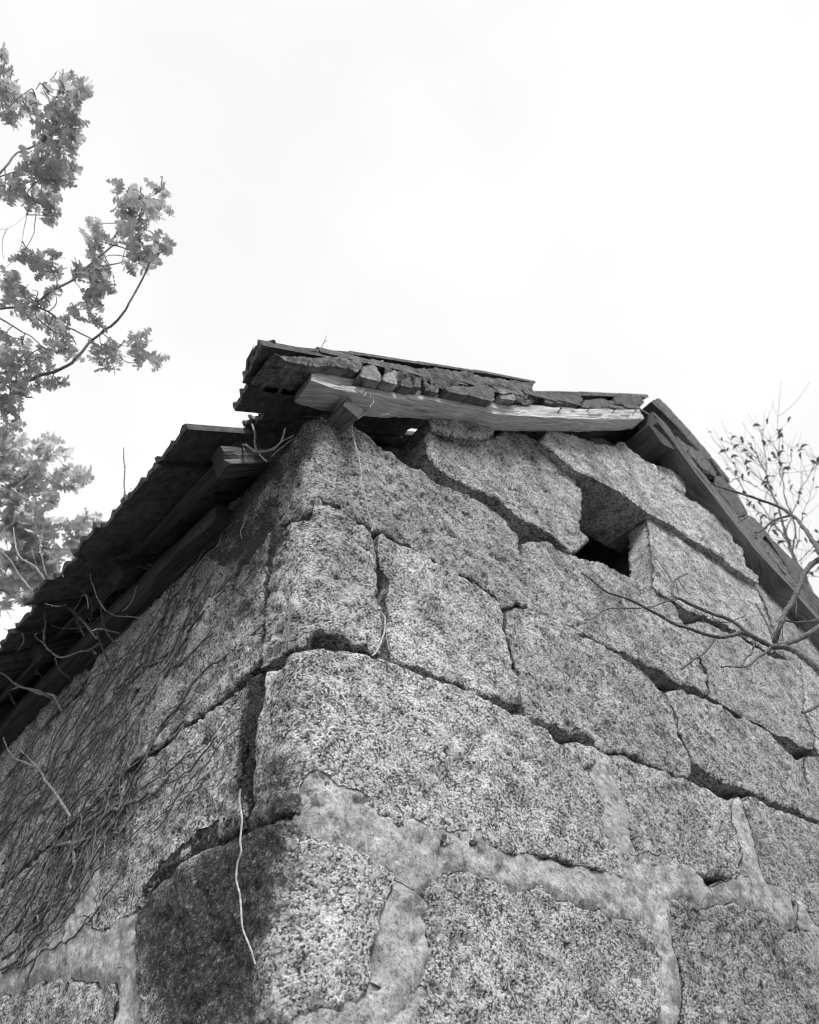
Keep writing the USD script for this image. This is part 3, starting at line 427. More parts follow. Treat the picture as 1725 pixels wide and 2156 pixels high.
# ------------------------------------------------------------------ small mesh builders
def tube(pts, radii, sides=6, jit=0.0, seed=0):
    p = np.asarray(pts, float); r = np.broadcast_to(np.asarray(radii, float), (len(p),))
    t = unit_rows(np.gradient(p, axis=0)); n = np.cross(t[0], (0.3, 0.2, 0.9)); n = unit(n) if np.linalg.norm(n) > 1e-6 else unit(np.cross(t[0], (1, 0, 0)))
    rs_ = np.random.RandomState(seed); a = np.arange(sides) / sides * 2 * math.pi; rings = []
    for i in range(len(p)):
        n = unit(n - t[i] * (n @ t[i])); b = np.cross(t[i], n)
        rr = r[i] * (1 + jit * rs_.uniform(-1, 1, sides))
        rings.append(p[i] + rr[:, None] * (np.cos(a)[:, None] * n + np.sin(a)[:, None] * b))
    v = np.vstack(rings + [p[:1], p[-1:]]); f = []
    k = np.arange(sides); k2 = (k + 1) % sides
    for i in range(len(p) - 1):
        o = i * sides
        f += [np.stack([o + k, o + k2, o + sides + k2], 1), np.stack([o + k, o + sides + k2, o + sides + k], 1)]
    e = (len(p) - 1) * sides; c0 = len(p) * sides
    f += [np.stack([k2, k, np.full(sides, c0)], 1), np.stack([e + k, e + k2, np.full(sides, c0 + 1)], 1)]
    return v, np.vstack(f)
def smooth_path(pts, n, wob=0.0, seed=0, freq=6.0):
    p = np.asarray(pts, float)
    if len(p) == 2: p = np.vstack([p[0], p.mean(0), p[1]])
    d = np.r_[0, np.cumsum(np.linalg.norm(np.diff(p, axis=0), axis=1))]
    from scipy.interpolate import PchipInterpolator
    q = PchipInterpolator(d, p)(np.linspace(0, d[-1], n))
    if wob:
        x = np.stack([q * freq + k * 17.3 + seed * 3.1 for k in range(3)], 0)
        e = np.stack([fbm(x[k], 2, seed) - 0.5 for k in range(3)], 1)
        q = q + e * 2 * wob * np.minimum(1, np.linspace(0, 8, n))[:, None]
    return q
def join(parts):
    vs, fs, o = [], [], 0
    for v, f in parts:
        vs.append(np.asarray(v)); fs.append(np.asarray(f) + o); o += len(v)
    return np.vstack(vs), np.vstack(fs)
def beam(path, w, h, axis_w, axis_h, seg=40, rough=0.004, seed=0, taper_end=0.0):
    """A weathered timber: rectangular section with worn corners carried along the path; returns mesh and uv."""
    P = smooth_path(path, seg) if len(path) > 2 else np.linspace(path[0], path[1], seg)
    aw, ah = unit(axis_w), unit(axis_h)
    c = 0.12; sec = []
    for sx, sy in ((-1, -1), (1, -1), (1, 1), (-1, 1)):
        nx = [(sx, sy * (1 - c)), (sx * (1 - c), sy)]
        if (sx * sy) > 0: nx = [(sx, sy * (1 - c)), (sx * (1 - c), sy)][::-1] if sx < 0 else nx
        sec += nx
    sec = np.array([(-1 + c, -1), (-0.33, -1), (0.33, -1), (1 - c, -1), (1, -1 + c), (1, -0.33), (1, 0.33), (1, 1 - c), (1 - c, 1), (0.33, 1), (-0.33, 1), (-1 + c, 1), (-1, 1 - c), (-1, 0.33), (-1, -0.33), (-1, -1 + c)])
    ns = len(sec); L = np.r_[0, np.cumsum(np.linalg.norm(np.diff(P, axis=0), axis=1))]
    per = np.r_[0, np.cumsum(np.linalg.norm(np.diff(np.vstack([sec, sec[:1]]) * [w / 2, h / 2], axis=0), axis=1))]
    v, uv = [], []
    for i in range(len(P)):
        q = np.stack([np.full(ns, L[i] * 3), sec[:, 0] * 2.2 + seed, sec[:, 1] * 2.2], 1)
        k = 1 + (fbm(q * 1.5, 2, 3 + seed) - 0.5) * 2 * rough / min(w, h) * 2
        v.append(P[i] + (sec[:, :1] * k[:, None]) * w / 2 * aw + (sec[:, 1:] * k[:, None]) * h / 2 * ah)
        uv.append(np.stack([np.full(ns, L[i] + seed), per[:-1] + seed * 0.37], 1))
    v += [P[:1], P[-1:]]; uv += [np.array([[L[0] + seed, 0.5]]), np.array([[L[-1] + seed, 0.5]])]
    k = np.arange(ns); k2 = (k + 1) % ns; f = []
    for i in range(len(P) - 1):
        o = i * ns; f += [np.stack([o + k, o + k2, o + ns + k2], 1), np.stack([o + k, o + ns + k2, o + ns + k], 1)]
    e = (len(P) - 1) * ns; c0 = len(P) * ns
    f += [np.stack([k2, k, np.full(ns, c0)], 1), np.stack([e + k, e + k2, np.full(ns, c0 + 1)], 1)]
    return np.vstack(v), np.vstack(f), np.vstack(uv)
def wobj(name, b, mat, parent, smooth=30):
    return obj(name, (b[0], b[1]), mat, parent, smooth=False, uv=b[2])

# ------------------------------------------------------------------ roof timbers
def offx(px): t = np.clip((np.asarray(px, float) - 1000) / 370, 0, 1); return 0.15 + 0.10 * t * t * (3 - 2 * t)
def edge3(pts): return np.array([on_right(p, float(offx(p[0]))) for p in pts])
def at_x(P, x): return np.array([np.interp(x, P[:, 0], P[:, k]) for k in range(3)]).T
topL = edge3(V('A', (652, 276), (800, 300), (960, 330), (1120, 360), (1250, 385)) + V('B', (0, 392), (170, 422), (300, 442), (440, 462), (540, 490), (620, 513), (700, 510), (780, 506), (850, 511), (1000, 525), (1200, 535), (1400, 540), (1580, 536)))
botL = edge3(V('A', (640, 345), (760, 390), (880, 418), (1050, 440), (1250, 470)) + V('B', (0, 468), (150, 478), (280, 503), (420, 528), (520, 556), (650, 574), (800, 583), (1000, 592), (1200, 602), (1400, 602), (1545, 597)))
X = np.linspace(max(topL[0, 0], botL[0, 0]) - 0.0, min(topL[-1, 0], botL[-1, 0]), 260)
T, B = at_x(topL, X), at_x(botL, X)
def plank(T, B, depth, seed, drop=0.0):
    """A plank from its front upper and lower edges; the front face is grained and the back is straight."""
    n = len(T); rows = 9; v, uv = [], []
    L = np.r_[0, np.cumsum(np.linalg.norm(np.diff(T, axis=0), axis=1))]
    for i in range(n):
        h = np.linalg.norm(T[i] - B[i])
        sec = [T[i] + (B[i] - T[i]) * k / (rows - 1) for k in range(rows)] + [B[i] + np.array([0, depth * k / 3, -drop * k / 3]) for k in (1, 2, 3)] + [T[i] + np.array([0, depth * k / 3, 0]) for k in (3, 2, 1)]
        s = np.array(sec); q = np.stack([np.full(len(s), L[i] * 6), np.arange(len(s)) * 1.7, np.full(len(s), seed)], 1)
        s[:, 1] += (fbm(q, 3, seed) - 0.5) * 0.022; s[:, 2] += (fbm(q + 9, 3, seed) - 0.5) * 0.012
        gq = fbm(np.array([[L[i] * 2.2, seed, 0.5]]), 3, seed)[0]; sp = int(round(4.6 + 2.2 * (fbm(np.array([[L[i] * 1.1, seed, 7.5]]), 2, seed)[0] - 0.5) * 2))
        if gq > 0.40: s[min(max(sp, 2), 7), 1] += 0.022 * min(1, (gq - 0.40) * 8)
        v.append(s); per = np.r_[np.linspace(0, h, rows), h + depth * np.array([1, 2, 3]) / 3, h + depth + h + depth * np.array([0, 1, 2]) / 3]
        uv.append(np.stack([np.full(len(s), L[i]), per], 1))
    ns = len(v[0]); k = np.arange(ns); k2 = (k + 1) % ns; f = []
    for i in range(n - 1):
        o = i * ns; f += [np.stack([o + k, o + k2, o + ns + k2], 1), np.stack([o + k, o + ns + k2, o + ns + k], 1)]
    v += [v[0].mean(0)[None], v[-1].mean(0)[None]]; uv += [np.array([[0, 0.03]]), np.array([[L[-1], 0.03]])]
    e = (n - 1) * ns; f += [np.stack([k2, k, np.full(ns, n * ns)], 1), np.stack([e + k, e + k2, np.full(ns, n * ns + 1)], 1)]
    return np.vstack(v), np.vstack(f)[:, ::-1], np.vstack(uv)
rafter = wobj('verge_rafter', plank(T, B, 0.13, 3), M['pale_wood'], house)
tag(rafter, 'bent weathered timber along the left verge, studded with nails')
topR = np.array([on_right(p, o) for p, o in zip(V('C', (462, 250), (560, 350), (700, 540), (890, 780), (1100, 1050), (1300, 1290), (1480, 1470), (1560, 1570), (1677, 1700), (1850, 1900)), (0.25, 0.23, 0.2, 0.16, 0.15, 0.15, 0.15, 0.15, 0.15, 0.15))])
botR = np.array([on_right(p, o) for p, o in zip(V('C', (452, 275), (548, 392), (690, 590), (865, 822), (1072, 1090), (1272, 1330), (1455, 1520), (1530, 1615), (1650, 1745), (1820, 1950)), (0.25, 0.23, 0.2, 0.16, 0.15, 0.15, 0.15, 0.15, 0.15, 0.15))])
X2 = np.linspace(max(topR[0, 0], botR[0, 0]), min(topR[-1, 0], botR[-1, 0]), 90)
rafter2 = wobj('verge_rafter', plank(at_x(topR, X2), at_x(botR, X2), 0.19, 8), M['grey_wood'], house)
tag(rafter2, 'straight grey plank descending along the right verge')
NAILS = [('A', (770, 298), (808, 252)), ('A', (972, 386), (982, 362)), ('A', (1430, 450), (1466, 408)), ('B', (648, 518), (668, 500)), ('B', (970, 565), (997, 530)), ('B', (1160, 560), (1190, 525)), ('B', (1330, 565), (1355, 535)),
         ('B', (1465, 575), (1490, 545)), ('B', (1568, 580), (1590, 555)), ('C', (570, 400), (600, 378)), ('C', (700, 555), (725, 540)), ('C', (1105, 1055), (1135, 1035))]
for k, (view, a, b) in enumerate(NAILS):
    pa, pb = V(view, a)[0], V(view, b)[0]
    o = float(offx(pa[0])) if view != 'C' else 0.19
    A, Bp = on_right(pa, o - 0.006), on_right(pb, o + 0.028)
    t = unit(Bp - A); nail = join([tube([A - t * 0.03, A, Bp], [0.0035, 0.0035, 0.0032], 7), tube([Bp - t * 0.001, Bp + t * 0.003], [0.0075, 0.0065], 8)])
    obj('nail', nail, M['iron'], rafter if view != 'C' else rafter2, smooth=40)

# roof planes: u up the slope from the eave, v along the ridge, w off the tiles
E0 = on_right((550, 735), 0.2); AL = math.radians(37); AR = math.radians(44)
SL = np.array([math.cos(AL), 0, math.sin(AL)]); SR = np.array([-math.cos(AR), 0, math.sin(AR)])
NLF = unit(np.cross(SL, VD)); NLF = NLF if NLF[2] > 0 else -NLF
NRF = unit(np.cross(SR, VD)); NRF = NRF if NRF[2] > 0 else -NRF
APEX = np.array([3.24, -0.25, 6.72]); ER = APEX - SR * 4.1
def Lp(u, v, w=0.0): return E0 + u * SL + v * VD + w * NLF
def Rp(u, v, w=0.0): return ER + u * SR + v * VD + w * NRF
wobj('ridge_beam', beam([np.array([3.27, -0.20, 6.36]) + VD * 0, np.array([3.27, -0.20, 6.36]) + VD * 4.6], 0.22, 0.24, (1, 0, 0.35), (-0.35, 0, 1), 24, 0.008, 1), M['dark_wood'], house)
pc = on_right((744, 858), 0.12)
wobj('purlin', beam([pc, pc + VD * 4.4], 0.088, 0.088, SL * 0.8 + NLF * 0.6, NLF * 0.8 - SL * 0.6, 30, 0.005, 2), M['grey_wood'], house)
wobj('purlin', beam([Lp(2.3, 0.1, -0.16), Lp(2.3, 4.6, -0.16)], 0.12, 0.12, SL, NLF, 20, 0.005, 4), M['dark_wood'], house)
wobj('purlin', beam([Rp(2.0, 0.25, -0.2), Rp(2.0, 4.6, -0.2)], 0.13, 0.13, SR, NRF, 20, 0.005, 5), M['dark_wood'], house)
wp = np.array([-0.02, 0.0, 4.03]) + VD * 0.62
wobj('wall_plate', beam([wp, wp + VD * 1.9 + np.array([-0.02, 0, 0.03]), wp + VD * 4.0], 0.13, 0.12, (1, 0, 0), (0, 0, 1), 40, 0.014, 6), M['dark_wood'], house)
for k, (u0, v0) in enumerate([(0.16, 0.60), (0.14, 1.50), (0.12, 2.35), (0.12, 3.2), (0.12, 4.1)]):
    r_ = wobj('rafter', beam([Lp(u0, v0, -0.095), Lp(4.2, v0, -0.095)], 0.095, 0.10, VD, NLF, 90, 0.024, 7 + k), M['grey_wood'] if k == 0 else M['dark_wood'], house)
    wobj('rafter', beam([Rp(0.1, v0, -0.095), Rp(4.0, v0, -0.095)], 0.09, 0.10, VD, NRF, 20, 0.006, 17 + k), M['dark_wood'], house)
for k, u in enumerate((0.30, 0.66, 1.02, 1.38, 1.74, 2.10, 2.46, 2.82, 3.18, 3.54, 3.9)):
    wobj('batten', beam([Lp(u, 0.56, -0.026), Lp(u, 2.4, -0.028), Lp(u, 4.55, -0.026)], 0.075, 0.032, SL, NLF, 40, 0.004, 30 + k), M['dark_wood'] if k else M['grey_wood'], house)

# tiles: an interlocking flat tile with raised ribs, cut as one profile along its length
TOPP = [(0.0, 0.012), (0.004, 0.034), (0.022, 0.040), (0.040, 0.030), (0.052, 0.018), (0.095, 0.017), (0.108, 0.030), (0.124, 0.034), (0.140, 0.030), (0.153, 0.017), (0.205, 0.018), (0.218, 0.034), (0.236, 0.038), (0.250, 0.026)]
PROF = np.array(TOPP + [(x, 0.35 * (y - 0.014)) for i, (x, y) in reversed(list(enumerate(TOPP)))])
def tile_mesh(origin, su, sv, sw, length=0.42, width=0.25, tilt=0.05, seed=0, chip=0.0, skew=0.0):
    r_ = np.random.RandomState(seed); sec = PROF * [width / 0.25, 1.0]; ns = len(sec); us = np.array([0, 0.02, 0.12, 0.22, 0.32, length]); v = []
    for i, u in enumerate(us):
        e = r_.uniform(-chip, chip, ns // 2); e = np.r_[e, e[::-1]] if i == 0 else np.zeros(ns)
        lift = 0.022 * (1 - u / length) + tilt * 0.0
        e = e + (skew * sec[:, 0] * (1 - u / length))
        v.append(origin + (u + e)[:, None] * su + sec[:, :1] * sv + (sec[:, 1:] + lift) * sw)
    k = np.arange(ns); k2 = (k + 1) % ns; f = []
    for i in range(len(us) - 1):
        o = i * ns; f += [np.stack([o + k, o + k2, o + ns + k2], 1), np.stack([o + k, o + ns + k2, o + ns + k], 1)]
    h = ns // 2; q = []
    for i in range(h - 1): q += [(i, ns - 1 - i, ns - 2 - i), (i, ns - 2 - i, i + 1)]
    q = np.array(q); e = (len(us) - 1) * ns
    f += [q, (q + e)[:, ::-1]]
    return np.vstack(v), np.vstack(f)
tr = random.Random(11); ntile = 0; field = []
def lay(name, vf):
    global ntile
    if ntile < 296:
        obj(name, vf, M['tile'], house, smooth=25); ntile += 1
    else: field.append(vf)
# left slope behind the missing strip
for col in range(16):
    dv = tr.uniform(-0.005, 0.005); du = tr.uniform(-0.035, 0.03) + 0.005
    for row in range(12):
        lay('roof_tile', tile_mesh(Lp(du + row * 0.355, 0.52 + col * 0.25 + dv, tr.uniform(0, 0.006) - (0.022 * math.sin(col * 0.9 + 0.4) if row == 0 else 0.008 * math.sin(col * 0.9 + row))), unit(SL + VD * tr.uniform(-0.012, 0.012)), VD, NLF, 0.43, 0.266, seed=col * 20 + row, chip=0.012))
for row in (1, 2, 3, 5, 6, 7, 8, 9, 10, 11):
    lay('roof_tile', tile_mesh(Lp(row * 0.355, 0.395, 0.004), SL, VD, NLF, 0.43, 0.14, seed=700 + row, chip=0.006))
# the strip left standing along the verge
low = np.vstack([[E0[0], E0[1], E0[2]], [[x, -0.2, z + 0.045] for x, z in zip(topL[1:, 0], topL[1:, 2])]])
def zlow(x): return np.interp(x, low[:, 0], low[:, 2])
x = E0[0]; row = 0
while x < 3.1:
    x2 = x + 0.30; sl = unit((x2 - x, 0, zlow(x2) - zlow(x))); nn = unit(np.cross(sl, VD)); nn = nn if nn[2] > 0 else -nn
    for c in range(2):
        if c == 1 and row == 4: continue
        lay('verge_tile', tile_mesh(np.array([x, -0.2, zlow(x)]) + sl * (0.025 + 0.085 * c if row == 0 else 0.02 * c) + VD * (0.205 * c) + nn * tr.uniform(0, 0.006) + VD * tr.uniform(-0.012, 0.006), sl, VD, nn, 0.42 if row else 0.43, 0.207, seed=500 + row * 3 + c, chip=0.006, skew=0.32 if row == 0 else 0.0))
    x = x2 + (sl[0] * 0.355 - 0.30); row += 1
# right slope
for row in range(12):
    for col in range(17):
        lay('roof_tile', tile_mesh(Rp(row * 0.355, 0.10 + col * 0.25, 0), unit(SR), VD, NRF, 0.43, 0.266, seed=900 + row * 20 + col, chip=0.006))
if field: tag(obj('roof_tile', join(field), M['tile'], house, smooth=25), 'remaining tiles of the far slope', kind='stuff')
# cover tiles and their bed of mortar along the verge
cov = np.array([on_right(p, 0.2) for p in [(572, 724), (640, 730), (740, 738), (820, 750), (900, 762), (1020, 780), (1127, 800)]])
cov2 = np.array([on_right(p, 0.22) for p in [(1128, 818), (1180, 818), (1240, 820), (1300, 823), (1366, 826)]])
def zc(x, P): return np.interp(x, P[:, 0], P[:, 2])
def cover(px0, px1, P, rise, thick, seed, width=0.21, lift=0.0):
    a, b = on_right((px0, np.interp(px0, [572, 1127], [724, 800])), 0.2)[0], on_right((px1, np.interp(px1, [572, 1127], [724, 800])), 0.2)[0]
    if P is cov2: a, b = np.interp([px0, px1], [1128, 1366], [cov2[0, 0], cov2[-1, 0]])
    xs = np.linspace(a, b, 14); th = np.linspace(0, math.pi, 9); v = []
    for i, xx in enumerate(xs):
        yy = -0.2 + width * (1 - np.cos(th)) / 2; zz = np.sin(th) * rise
        n1 = (fbm(np.stack([np.full(9, xx * 8), yy * 14, np.full(9, seed)], 1), 3, seed) - 0.5) * 0.014
        top = np.stack([np.full(9, xx), yy + n1 * 0.6, zc(xx, P) - 0.012 + zz + n1 + lift + 0.008 * (1 - i / 13)], 1)
        v.append(np.vstack([top, (top - [0, 0, thick])[::-1]]))
    ns = 18; k = np.arange(ns); k2 = (k + 1) % ns; f = []
    for i in range(13):
        o = i * ns; f += [np.stack([o + k, o + k2, o + ns + k2], 1), np.stack([o + k, o + ns + k2, o + ns + k], 1)]
    q = np.array([t for i in range(8) for t in ((i, 17 - i, 16 - i), (i, 16 - i, i + 1))]); f += [q, (q + 13 * ns)[:, ::-1]]
    return np.vstack(v), np.vstack(f)
for k, (a, b, P, rise, th_, lift) in enumerate([(566, 760, cov, 0.03, 0.022, 0.0), (738, 905, cov, 0.035, 0.022, 0.010), (882, 1018, cov, 0.03, 0.022, 0.006), (1000, 1127, cov, 0.02, 0.024, 0.0),
                                          (1128, 1220, cov2, 0.03, 0.05, 0.0), (1205, 1300, cov2, 0.03, 0.05, 0.006), (1290, 1367, cov2, 0.03, 0.05, 0.0)]):
    obj('cover_tile', cover(a, b, P, rise, th_, 40 + k), M['bed'] if k > 3 else M['tile'], house, smooth=35)
# rounded lower end of the first cover tile
ce = [on_right(p, 0.2 - d) for p, d in zip(V('A', (400, 100), (340, 112), (285, 140), (250, 190), (236, 240), (230, 300)), (0, 0.05, 0.10, 0.15, 0.19, 0.22))]
obj('cover_tile', tube(smooth_path(ce, 14), 0.012, 8, 0.15, 3), M['tile'], house, smooth=35)
def slab_px(name, view, pts, off, depth, mat, seed, h=0.012, rough=0.5, R=0.012, label=None):
    poly = Polygon([on_wall(p, off, 'r') for p in V(view, *pts)]).buffer(0)
    if poly.geom_type != 'Polygon': poly = max(poly.geoms, key=lambda q: q.area)
    v, f, S, Z = stone_mesh(poly, h, off, depth, R, rough, 0.6, seed, place=lambda s, z, out: np.stack([s, -np.asarray(out), z], 1))
    p = obj(name, (v, f), mat, house, smooth=True)
    if label: tag(p, label)
BEDS = [('A', (400, 150), (500, 165), (700, 178), (850, 192), (985, 205), (1120, 215), (1125, 250), (990, 238), (965, 285), (800, 255), (640, 228), (500, 200)),
        ('A', (1120, 218), (1200, 225), (1300, 245), (1500, 262), (1725, 285), (1725, 360), (1600, 372), (1520, 400), (1490, 380), (1380, 340), (1300, 320), (1220, 340), (1130, 290)),
        ('B', (100, 255), (260, 265), (400, 290), (560, 320), (700, 340), (820, 352), (820, 440), (760, 470), (700, 420), (570, 385), (420, 370), (300, 372), (220, 370), (200, 410), (120, 400), (90, 330)),
        ('B', (690, 420), (760, 410), (830, 420), (840, 470), (790, 500), (700, 470))]
for k, b in enumerate(BEDS): slab_px('bedding_mortar', b[0], b[1:], 0.198, 0.12, M['bed'], 60 + k, rough=1.0)
FRAGS = [('A', (985, 242), (1060, 232), (1110, 300), (1108, 348), (1040, 330), (975, 312)), ('A', (1130, 300), (1200, 250), (1222, 300), (1220, 372), (1150, 350), (1118, 335)),
         ('A', (1238, 330), (1300, 310), (1318, 384), (1290, 386), (1236, 375)), ('A', (1330, 320), (1380, 305), (1375, 390), (1320, 378)),
         ('B', (580, 395), (680, 400), (685, 425), (600, 432)), ('B', (590, 436), (690, 432), (705, 470), (610, 465)), ('B', (1150, 470), (1260, 462), (1360, 480), (1340, 510), (1240, 525), (1130, 520))]
for k, b in enumerate(FRAGS): slab_px('tile_fragment', b[0], b[1:], 0.206, 0.06, M['tile_pale'] if k in (0, 1, 4, 5) else M['tile'], 80 + k, rough=0.15, R=0.008)
for k, b in enumerate([('B', (230, 382), (380, 372), (560, 392), (568, 470), (540, 478), (400, 440), (250, 410)), ('B', (845, 425), (1000, 430), (1120, 440), (1150, 470), (1120, 510), (900, 490)), ('B', (1345, 450), (1480, 450), (1530, 455), (1550, 490), (1500, 510), (1360, 500))]):
    slab_px('verge_tile_edge', b[0], b[1:], 0.207, 0.05, M['tile'], 95 + k, rough=0.12, R=0.008)
RV = [('C', (455, 175), (505, 148), (560, 200), (720, 372), (900, 585), (870, 600), (760, 490), (640, 350), (540, 250)), ('C', (640, 420), (700, 470), (760, 510), (820, 540), (935, 690), (925, 720), (850, 690), (780, 610), (690, 520)),
      ('C', (875, 570), (905, 592), (1035, 760), (985, 735), (930, 660)), ('C', (915, 715), (960, 720), (1070, 830), (1165, 1000), (1090, 1015), (1000, 890), (915, 785)),
      ('C', (1095, 1020), (1190, 1015), (1300, 1140), (1270, 1190), (1210, 1160), (1120, 1062)), ('C', (1210, 1020), (1340, 1185), (1490, 1338), (1560, 1430), (1530, 1450), (1400, 1310), (1270, 1130)),
      ('C', (1225, 1150), (1290, 1200), (1420, 1340), (1480, 1450), (1430, 1440), (1320, 1300), (1240, 1200)), ('C', (1400, 1310), (1500, 1400), (1600, 1530), (1750, 1690), (1720, 1740), (1600, 1620), (1480, 1465))]
for k, b in enumerate(RV):
    off = 0.2 if k < 2 else 0.16
    slab_px('verge_tile' if k not in (1, 6) else 'bedding_mortar', b[0], b[1:], off, 0.2, M['tile'] if k not in (1, 6) else M['bed'], 120 + k, h=0.018, rough=0.25 if k not in (1, 6) else 0.9, R=0.012)
frag = tile_mesh(Lp(0.36, 0.43, 0.02), unit(SL + VD * 0.35), unit(VD - SL * 0.35), NLF, 0.24, 0.10, seed=3, chip=0.02)
tag(obj('tile_fragment', frag, M['tile_pale'], house, smooth=25), 'pale broken tile left in the gap of the eave')

# ------------------------------------------------------------------ climbing vine on the left wall
vine = thing('climbing_vine', 'leafless vine whose bare stems cover the left wall below the eaves', 'vine')
def stem_on_wall(pxpts, r0, r1, seed, lift=0.012, wob=0.02, n=46):
    sz = np.array([on_wall(p, 0.02, 'l') for p in pxpts])
    q = smooth_path(np.c_[sz, np.zeros(len(sz))], n, wob, seed, 5.0)
    fine = fbm(np.c_[q[:, :2] * 13, np.full(n, seed)], 3, seed) - 0.5; fine2 = fbm(np.c_[q[:, :2] * 13 + 40, np.full(n, seed)], 2, seed) - 0.5
    s = np.minimum(q[:, 0] + fine * 0.10, -0.02); z = q[:, 1] + fine2 * 0.05
    big = fbm(np.c_[q[:, :2] * 3, np.full(n, seed)], 2, 5)
    P = wall_point(s, z, lift + (big - 0.35) * 0.03); parts = [tube(P, np.linspace(r0, r1, n), 5, 0.15, seed)]
    r_ = np.random.RandomState(seed)
    for j in range(5):                                        # rootlets and side twigs that cling to the stone
        i = r_.randint(3, n - 4); a = r_.uniform(0, 2 * math.pi); L_ = r_.uniform(0.04, 0.16)
        ss = s[i] + np.linspace(0, 1, 8) * L_ * math.cos(a) + np.linspace(0, 1, 8) ** 2 * r_.uniform(-0.05, 0.05); zz = z[i] + np.linspace(0, 1, 8) * L_ * math.sin(a) + np.linspace(0, 1, 8) ** 2 * r_.uniform(-0.05, 0.05)
        parts.append(tube(wall_point(np.minimum(ss, -0.02), zz, np.full(8, lift + (big[i] - 0.35) * 0.03)), np.linspace(r0 * 0.6, 0.001, 8), 4))
    return join(parts)
vr = random.Random(21)
for k in range(74):
    t = vr.random() ** 1.1
    bx = vr.uniform(-230, 190) if k % 3 else vr.uniform(-60, 330)
    by = vr.uniform(1640, 2060) - max(0, bx) * 0.9
    ang = math.radians(vr.uniform(50, 66)); ln = vr.uniform(260, 760) if bx < 120 else vr.uniform(160, 420)
    pts = [(bx, by)]
    for j in range(4):
        ang2 = ang + vr.uniform(-0.45, 0.45); pts.append((pts[-1][0] + ln / 4 * math.cos(ang2), pts[-1][1] - ln / 4 * math.sin(ang2)))
    lim = [p for p in pts if p[1] > 1452 - 0.93 * p[0] * 1.0 + 40 or p[1] > 1560 - 0.98 * p[0]]
    pts = lim if len(lim) >= 3 else pts[:3]
    r0 = vr.choice((0.002, 0.0026, 0.0032, 0.0045, 0.008)); obj('stem', stem_on_wall(pts, r0, r0 * 0.6, k, lift=0.006, wob=0.05, n=64), M['vine'], vine, smooth=True)
MAIN = [V('F', (0, 1650), (130, 1540), (260, 1420), (380, 1180), (450, 1000), (560, 800), (640, 640), (760, 540)), V('F', (0, 1320), (100, 1100), (200, 900), (330, 700), (400, 520), (520, 400), (640, 320), (740, 220)), V('F', (60, 1450), (200, 1180), (300, 960), (420, 760), (520, 700)),
        V('F', (0, 1100), (110, 900), (230, 680), (300, 480), (400, 330), (470, 200)), V('F', (150, 980), (250, 730), (380, 480), (520, 310), (640, 180), (700, 40)), V('F', (0, 1590), (180, 1360), (320, 1100), (450, 880), (520, 780)), V('F', (0, 1510), (160, 1300), (290, 1060), (420, 830)),
        V('D', (970, 1560), (1010, 1450), (1080, 1330), (1150, 1230), (1280, 1080), (1400, 1000)), V('D', (1000, 1560), (1040, 1450), (1120, 1250), (1190, 1100), (1200, 980)), V('D', (880, 1500), (930, 1250), (960, 1150), (1060, 1020), (1160, 860), (1280, 700), (1400, 640)),
        V('D', (960, 1540), (1090, 1440), (1180, 1370), (1215, 1340)), V('D', (1020, 1180), (1130, 960), (1230, 820), (1290, 740), (1330, 640)), V('D', (900, 1480), (870, 1350), (960, 1200), (1010, 1000), (1100, 900))]
for k, p in enumerate(MAIN): obj('stem', stem_on_wall(p, 0.0065, 0.0042, 400 + k, 0.008, 0.012, 80), M['vine'], vine, smooth=True)
